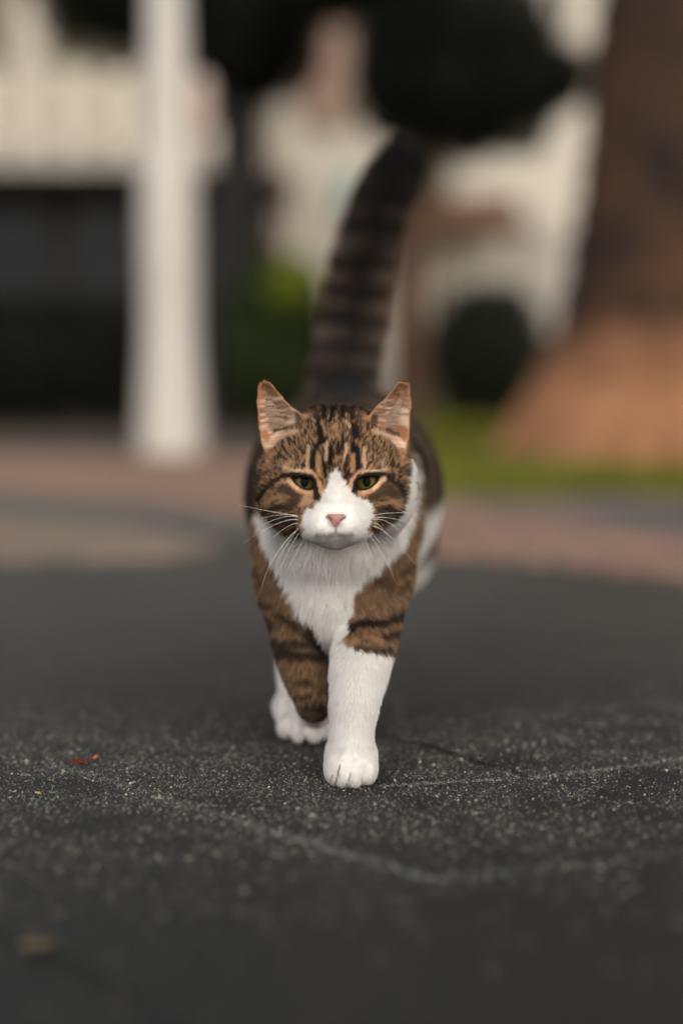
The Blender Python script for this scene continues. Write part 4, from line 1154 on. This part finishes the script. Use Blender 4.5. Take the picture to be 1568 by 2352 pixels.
# eyes
def iris_mat():
    m = Mat('cat_eye'); v = coords(m); sp = m.n('SeparateXYZ'); m.l(v, sp.inputs[0])
    def mth(op, a, b=None):
        n = m.n('Math', operation=op)
        for k, q in enumerate((a, b)):
            if q is None: continue
            if isinstance(q, (int, float)): n.inputs[k].default_value = q
            else: m.l(q, n.inputs[k])
        return n.outputs[0]
    X_, Z_ = sp.outputs[0], sp.outputs[2]
    r2 = mth('SQRT', mth('ADD', mth('MULTIPLY', X_, X_), mth('MULTIPLY', Z_, Z_)))
    rn = mth('DIVIDE', r2, EYE_R)
    px_ = mth('DIVIDE', X_, EYE_R * .30); pz_ = mth('DIVIDE', Z_, EYE_R * .44)
    pd = mth('SQRT', mth('ADD', mth('MULTIPLY', px_, px_), mth('MULTIPLY', pz_, pz_)))
    iris = m.ramp(rn, [(0.2, (80, 72, 36)), (.45, (104, 94, 44)), (.66, (94, 86, 42)), (.80, (46, 44, 20)), (.88, (16, 15, 12))])
    iris = m.mix(0.5, iris, m.ramp(m.noise(900, 3, .6, v), [(.3, (120, 120, 110)), (.7, (255, 255, 240))]), 'MULTIPLY')
    c = m.mix(m.ramp(pd, [(.78, (0, 0, 0)), (1.08, (255, 255, 255))]), (5, 6, 6), iris)
    b = m.bsdf(c, 0.6, 0.08); n = [x for x in m.t.nodes if x.type == 'BSDF_PRINCIPLED'][0]
    n.inputs['Coat Weight'].default_value = .05; n.inputs['Coat Roughness'].default_value = .08
    return b
M_EYE = iris_mat()
for i in (0, 1):
    bm = bmesh.new(); bmesh.ops.create_uvsphere(bm, u_segments=40, v_segments=28, radius=EYE_R)
    me = bpy.data.meshes.new('eye'); bm.to_mesh(me); bm.free(); me.materials.append(M_EYE)
    me.polygons.foreach_set('use_smooth', np.ones(len(me.polygons), bool))
    e = link(bpy.data.objects.new('eye', me), cat); e.location = EYES[i]
    dv = Vector((0, -CAM_D, CAM_H + .0)) - Vector(EYES[i])
    e.rotation_euler = Vector((dv.x, dv.y, dv.z)).to_track_quat('-Y', 'Z').to_euler()

# nose leather
def nose():
    w = np.array([P(a, b, -.019)[[0, 2]] for a, b in NOSE_POLY])
    c = P(771, 1192, -.0120); nl, nr_ = P(755, 1190, -.0195), P(787, 1190, -.0195)
    def f(x, y, z):
        d = poly_sdf(x, z, w)
        k0 = np.sqrt(((x - c[0]) / .0100) ** 2 + ((y - c[1]) / .0098) ** 2 + ((z - c[2]) / .0078) ** 2)
        b = (k0 - 1) * .0078
        r = np.maximum(d, b)
        for q, s_ in ((nl, -1), (nr_, 1)):
            h = np.sqrt(((x - q[0]) / .0032) ** 2 + ((y - q[1] - .0005) / .006) ** 2 + ((z - q[2] - s_ * (x - q[0]) * .55) / .0013) ** 2)
            r = np.maximum(r, -(h - 1) * .0013)
        r = np.maximum(r, -(np.sqrt(((x - c[0]) / .0005) ** 2 + ((y - c[1] + .0098) / .0012) ** 2 + ((z - c[2] + .004) / .005) ** 2) - 1) * .0005)
        return r
    ax = np.arange(c[0] - .0105, c[0] + .0105, .0004); ay = np.arange(c[1] - .0115, c[1] + .004, .0004); az = np.arange(c[2] - .0095, c[2] + .0075, .0004)
    x, y, z = np.meshgrid(ax, ay, az, indexing='ij')
    V, F = surface_net(ax, ay, az, f(x, y, z)); V = laplace(V, F, 4, .5)
    m = Mat('nose_leather'); mt = m.bsdf(m.ramp(m.noise(300, 3, .6, coords(m)), [(.3, (144, 94, 90)), (.7, (166, 114, 107))]), 0.45, 0.4, m.noise(1600, 2, .5, coords(m)), .0002)
    o = mesh_obj('nose', V, F, mt, cat, smooth=True)
nose()

# whiskers and brow hairs
m = Mat('whisker_white'); M_WHISK = m.bsdf((236, 234, 222), 0.4, 0.4)
def whisker(p0, p1, p2, Y0, Y1, Y2, r=.00014):
    a, b, c = P(*p0, Y0), P(*p1, Y1), P(*p2, Y2)
    t = np.linspace(0, 1, 12)[:, None]
    ctrl = 2 * b - (a + c) / 2
    pts = (1 - t) ** 2 * a + 2 * t * (1 - t) * ctrl + t * t * c
    tube('whisker', pts, np.linspace(r, r * .25, 12), M_WHISK, cat, 5)
WH = [  # root, middle, tip in the photograph
    (cm(330, 855), cm(130, 842), (592, 1192)), (cm(340, 870), cm(120, 880), (578, 1218)), (cm(345, 900), cm(60, 960), (556, 1250)), (cm(350, 945), cm(170, 1010), (596, 1262)),
    (cm(360, 1010), cm(270, 1100), (612, 1330)), (cm(420, 1020), cm(300, 1140), (620, 1352)), (cm(450, 1040), cm(390, 1170), (648, 1330)), (cm(490, 1070), cm(440, 1160), (690, 1300)), (cm(380, 975), cm(60, 1340), (597, 1362)),
    (cm(300, 850), cm(0, 800), (548, 1160)),
    (cm(1230, 885), cm(1400, 875), (938, 1200)), (cm(1225, 905), cm(1420, 930), (930, 1236)), (cm(1215, 945), cm(1350, 1000), (900, 1260)), (cm(1200, 980), cm(1420, 1080), (955, 1300)),
    (cm(1150, 1050), cm(1320, 1260), (909, 1338)), (cm(1120, 1100), cm(1200, 1320), (856, 1345)), (cm(1175, 1030), cm(1300, 1150), (905, 1290)), (cm(1090, 1080), cm(1130, 1200), (838, 1290)), (cm(1220, 870), cm(1450, 820), (978, 1180))]
for a, b, c in WH: whisker(a, b, c, -.007, -.004, .006)
for a, b, c in ((cm(330, 300), cm(300, 180), cm(230, 60)), (cm(370, 300), cm(360, 170), cm(330, 30)), (cm(1230, 300), cm(1260, 180), cm(1330, 60)), (cm(1190, 300), cm(1200, 170), cm(1230, 30))):
    whisker(a, b, c, .004, .006, .012, .00013)

# ------------------------------------------------------------------ small things on the road
def leaf(name, px, py, length, width, rz, material, label, curl=.3, stem=None):
    n = 10; vs, fs = [], []
    for i in range(n + 1):
        t = i / n; w = width * math.sin(math.pi * min(1, t * .96 + .03)) ** .8 * (1 - .3 * t); z = .0015 + curl * length * (t - .5) ** 2 * 1.2
        for s_ in (-1, 0, 1): vs.append(((t - .5) * length, s_ * w / 2, z + abs(s_) * w * .22))
    for i in range(n):
        for k in (0, 1): fs.append((i * 3 + k, i * 3 + k + 1, i * 3 + k + 4, i * 3 + k + 3))
    q = G(px, py)
    o = mesh_obj(name, vs, fs, material, None, True); o.location = (q[0], q[1], 0.001); o.rotation_euler = (0, 0, rz)
    md = o.modifiers.new('thickness', 'SOLIDIFY'); md.thickness = .0004
    tag(o, label, 'leaf')
    if stem: tube('stem', [(length / 2, 0, .0015 + curl * length * .3), (length * .66, .002, .002 + curl * length * .36), (length * .85, .005, .0018)], [.0007, .0006, .0005], stem, o, 6)
    return o
M_RED = simple('red_leaf', (92, 22, 19), (128, 30, 24), 90, .45, .4, 300, .0005)
M_ORST = simple('orange_stem', (200, 110, 50), (214, 126, 60), 60, .6)
M_YEL = simple('yellow_leaf', (200, 160, 90), (212, 178, 112), 60, .6)
M_BEI = simple('beige_leaf', (100, 88, 62), (118, 104, 76), 40, .7)
leaf('red_leaf', 186, 1761, .020, .009, rad(35), M_RED, 'small dark red fallen leaf with orange stem lying on the road', .35, M_ORST)
leaf('yellow_leaf', 87, 1831, .0050, .0026, rad(-30), M_YEL, 'tiny yellow leaf scrap lying on the road below the red leaf', .1)
leaf('beige_leaf', 84, 2190, .018, .013, rad(15), M_BEI, 'blurred beige dry leaf on the road in the near corner', .25)
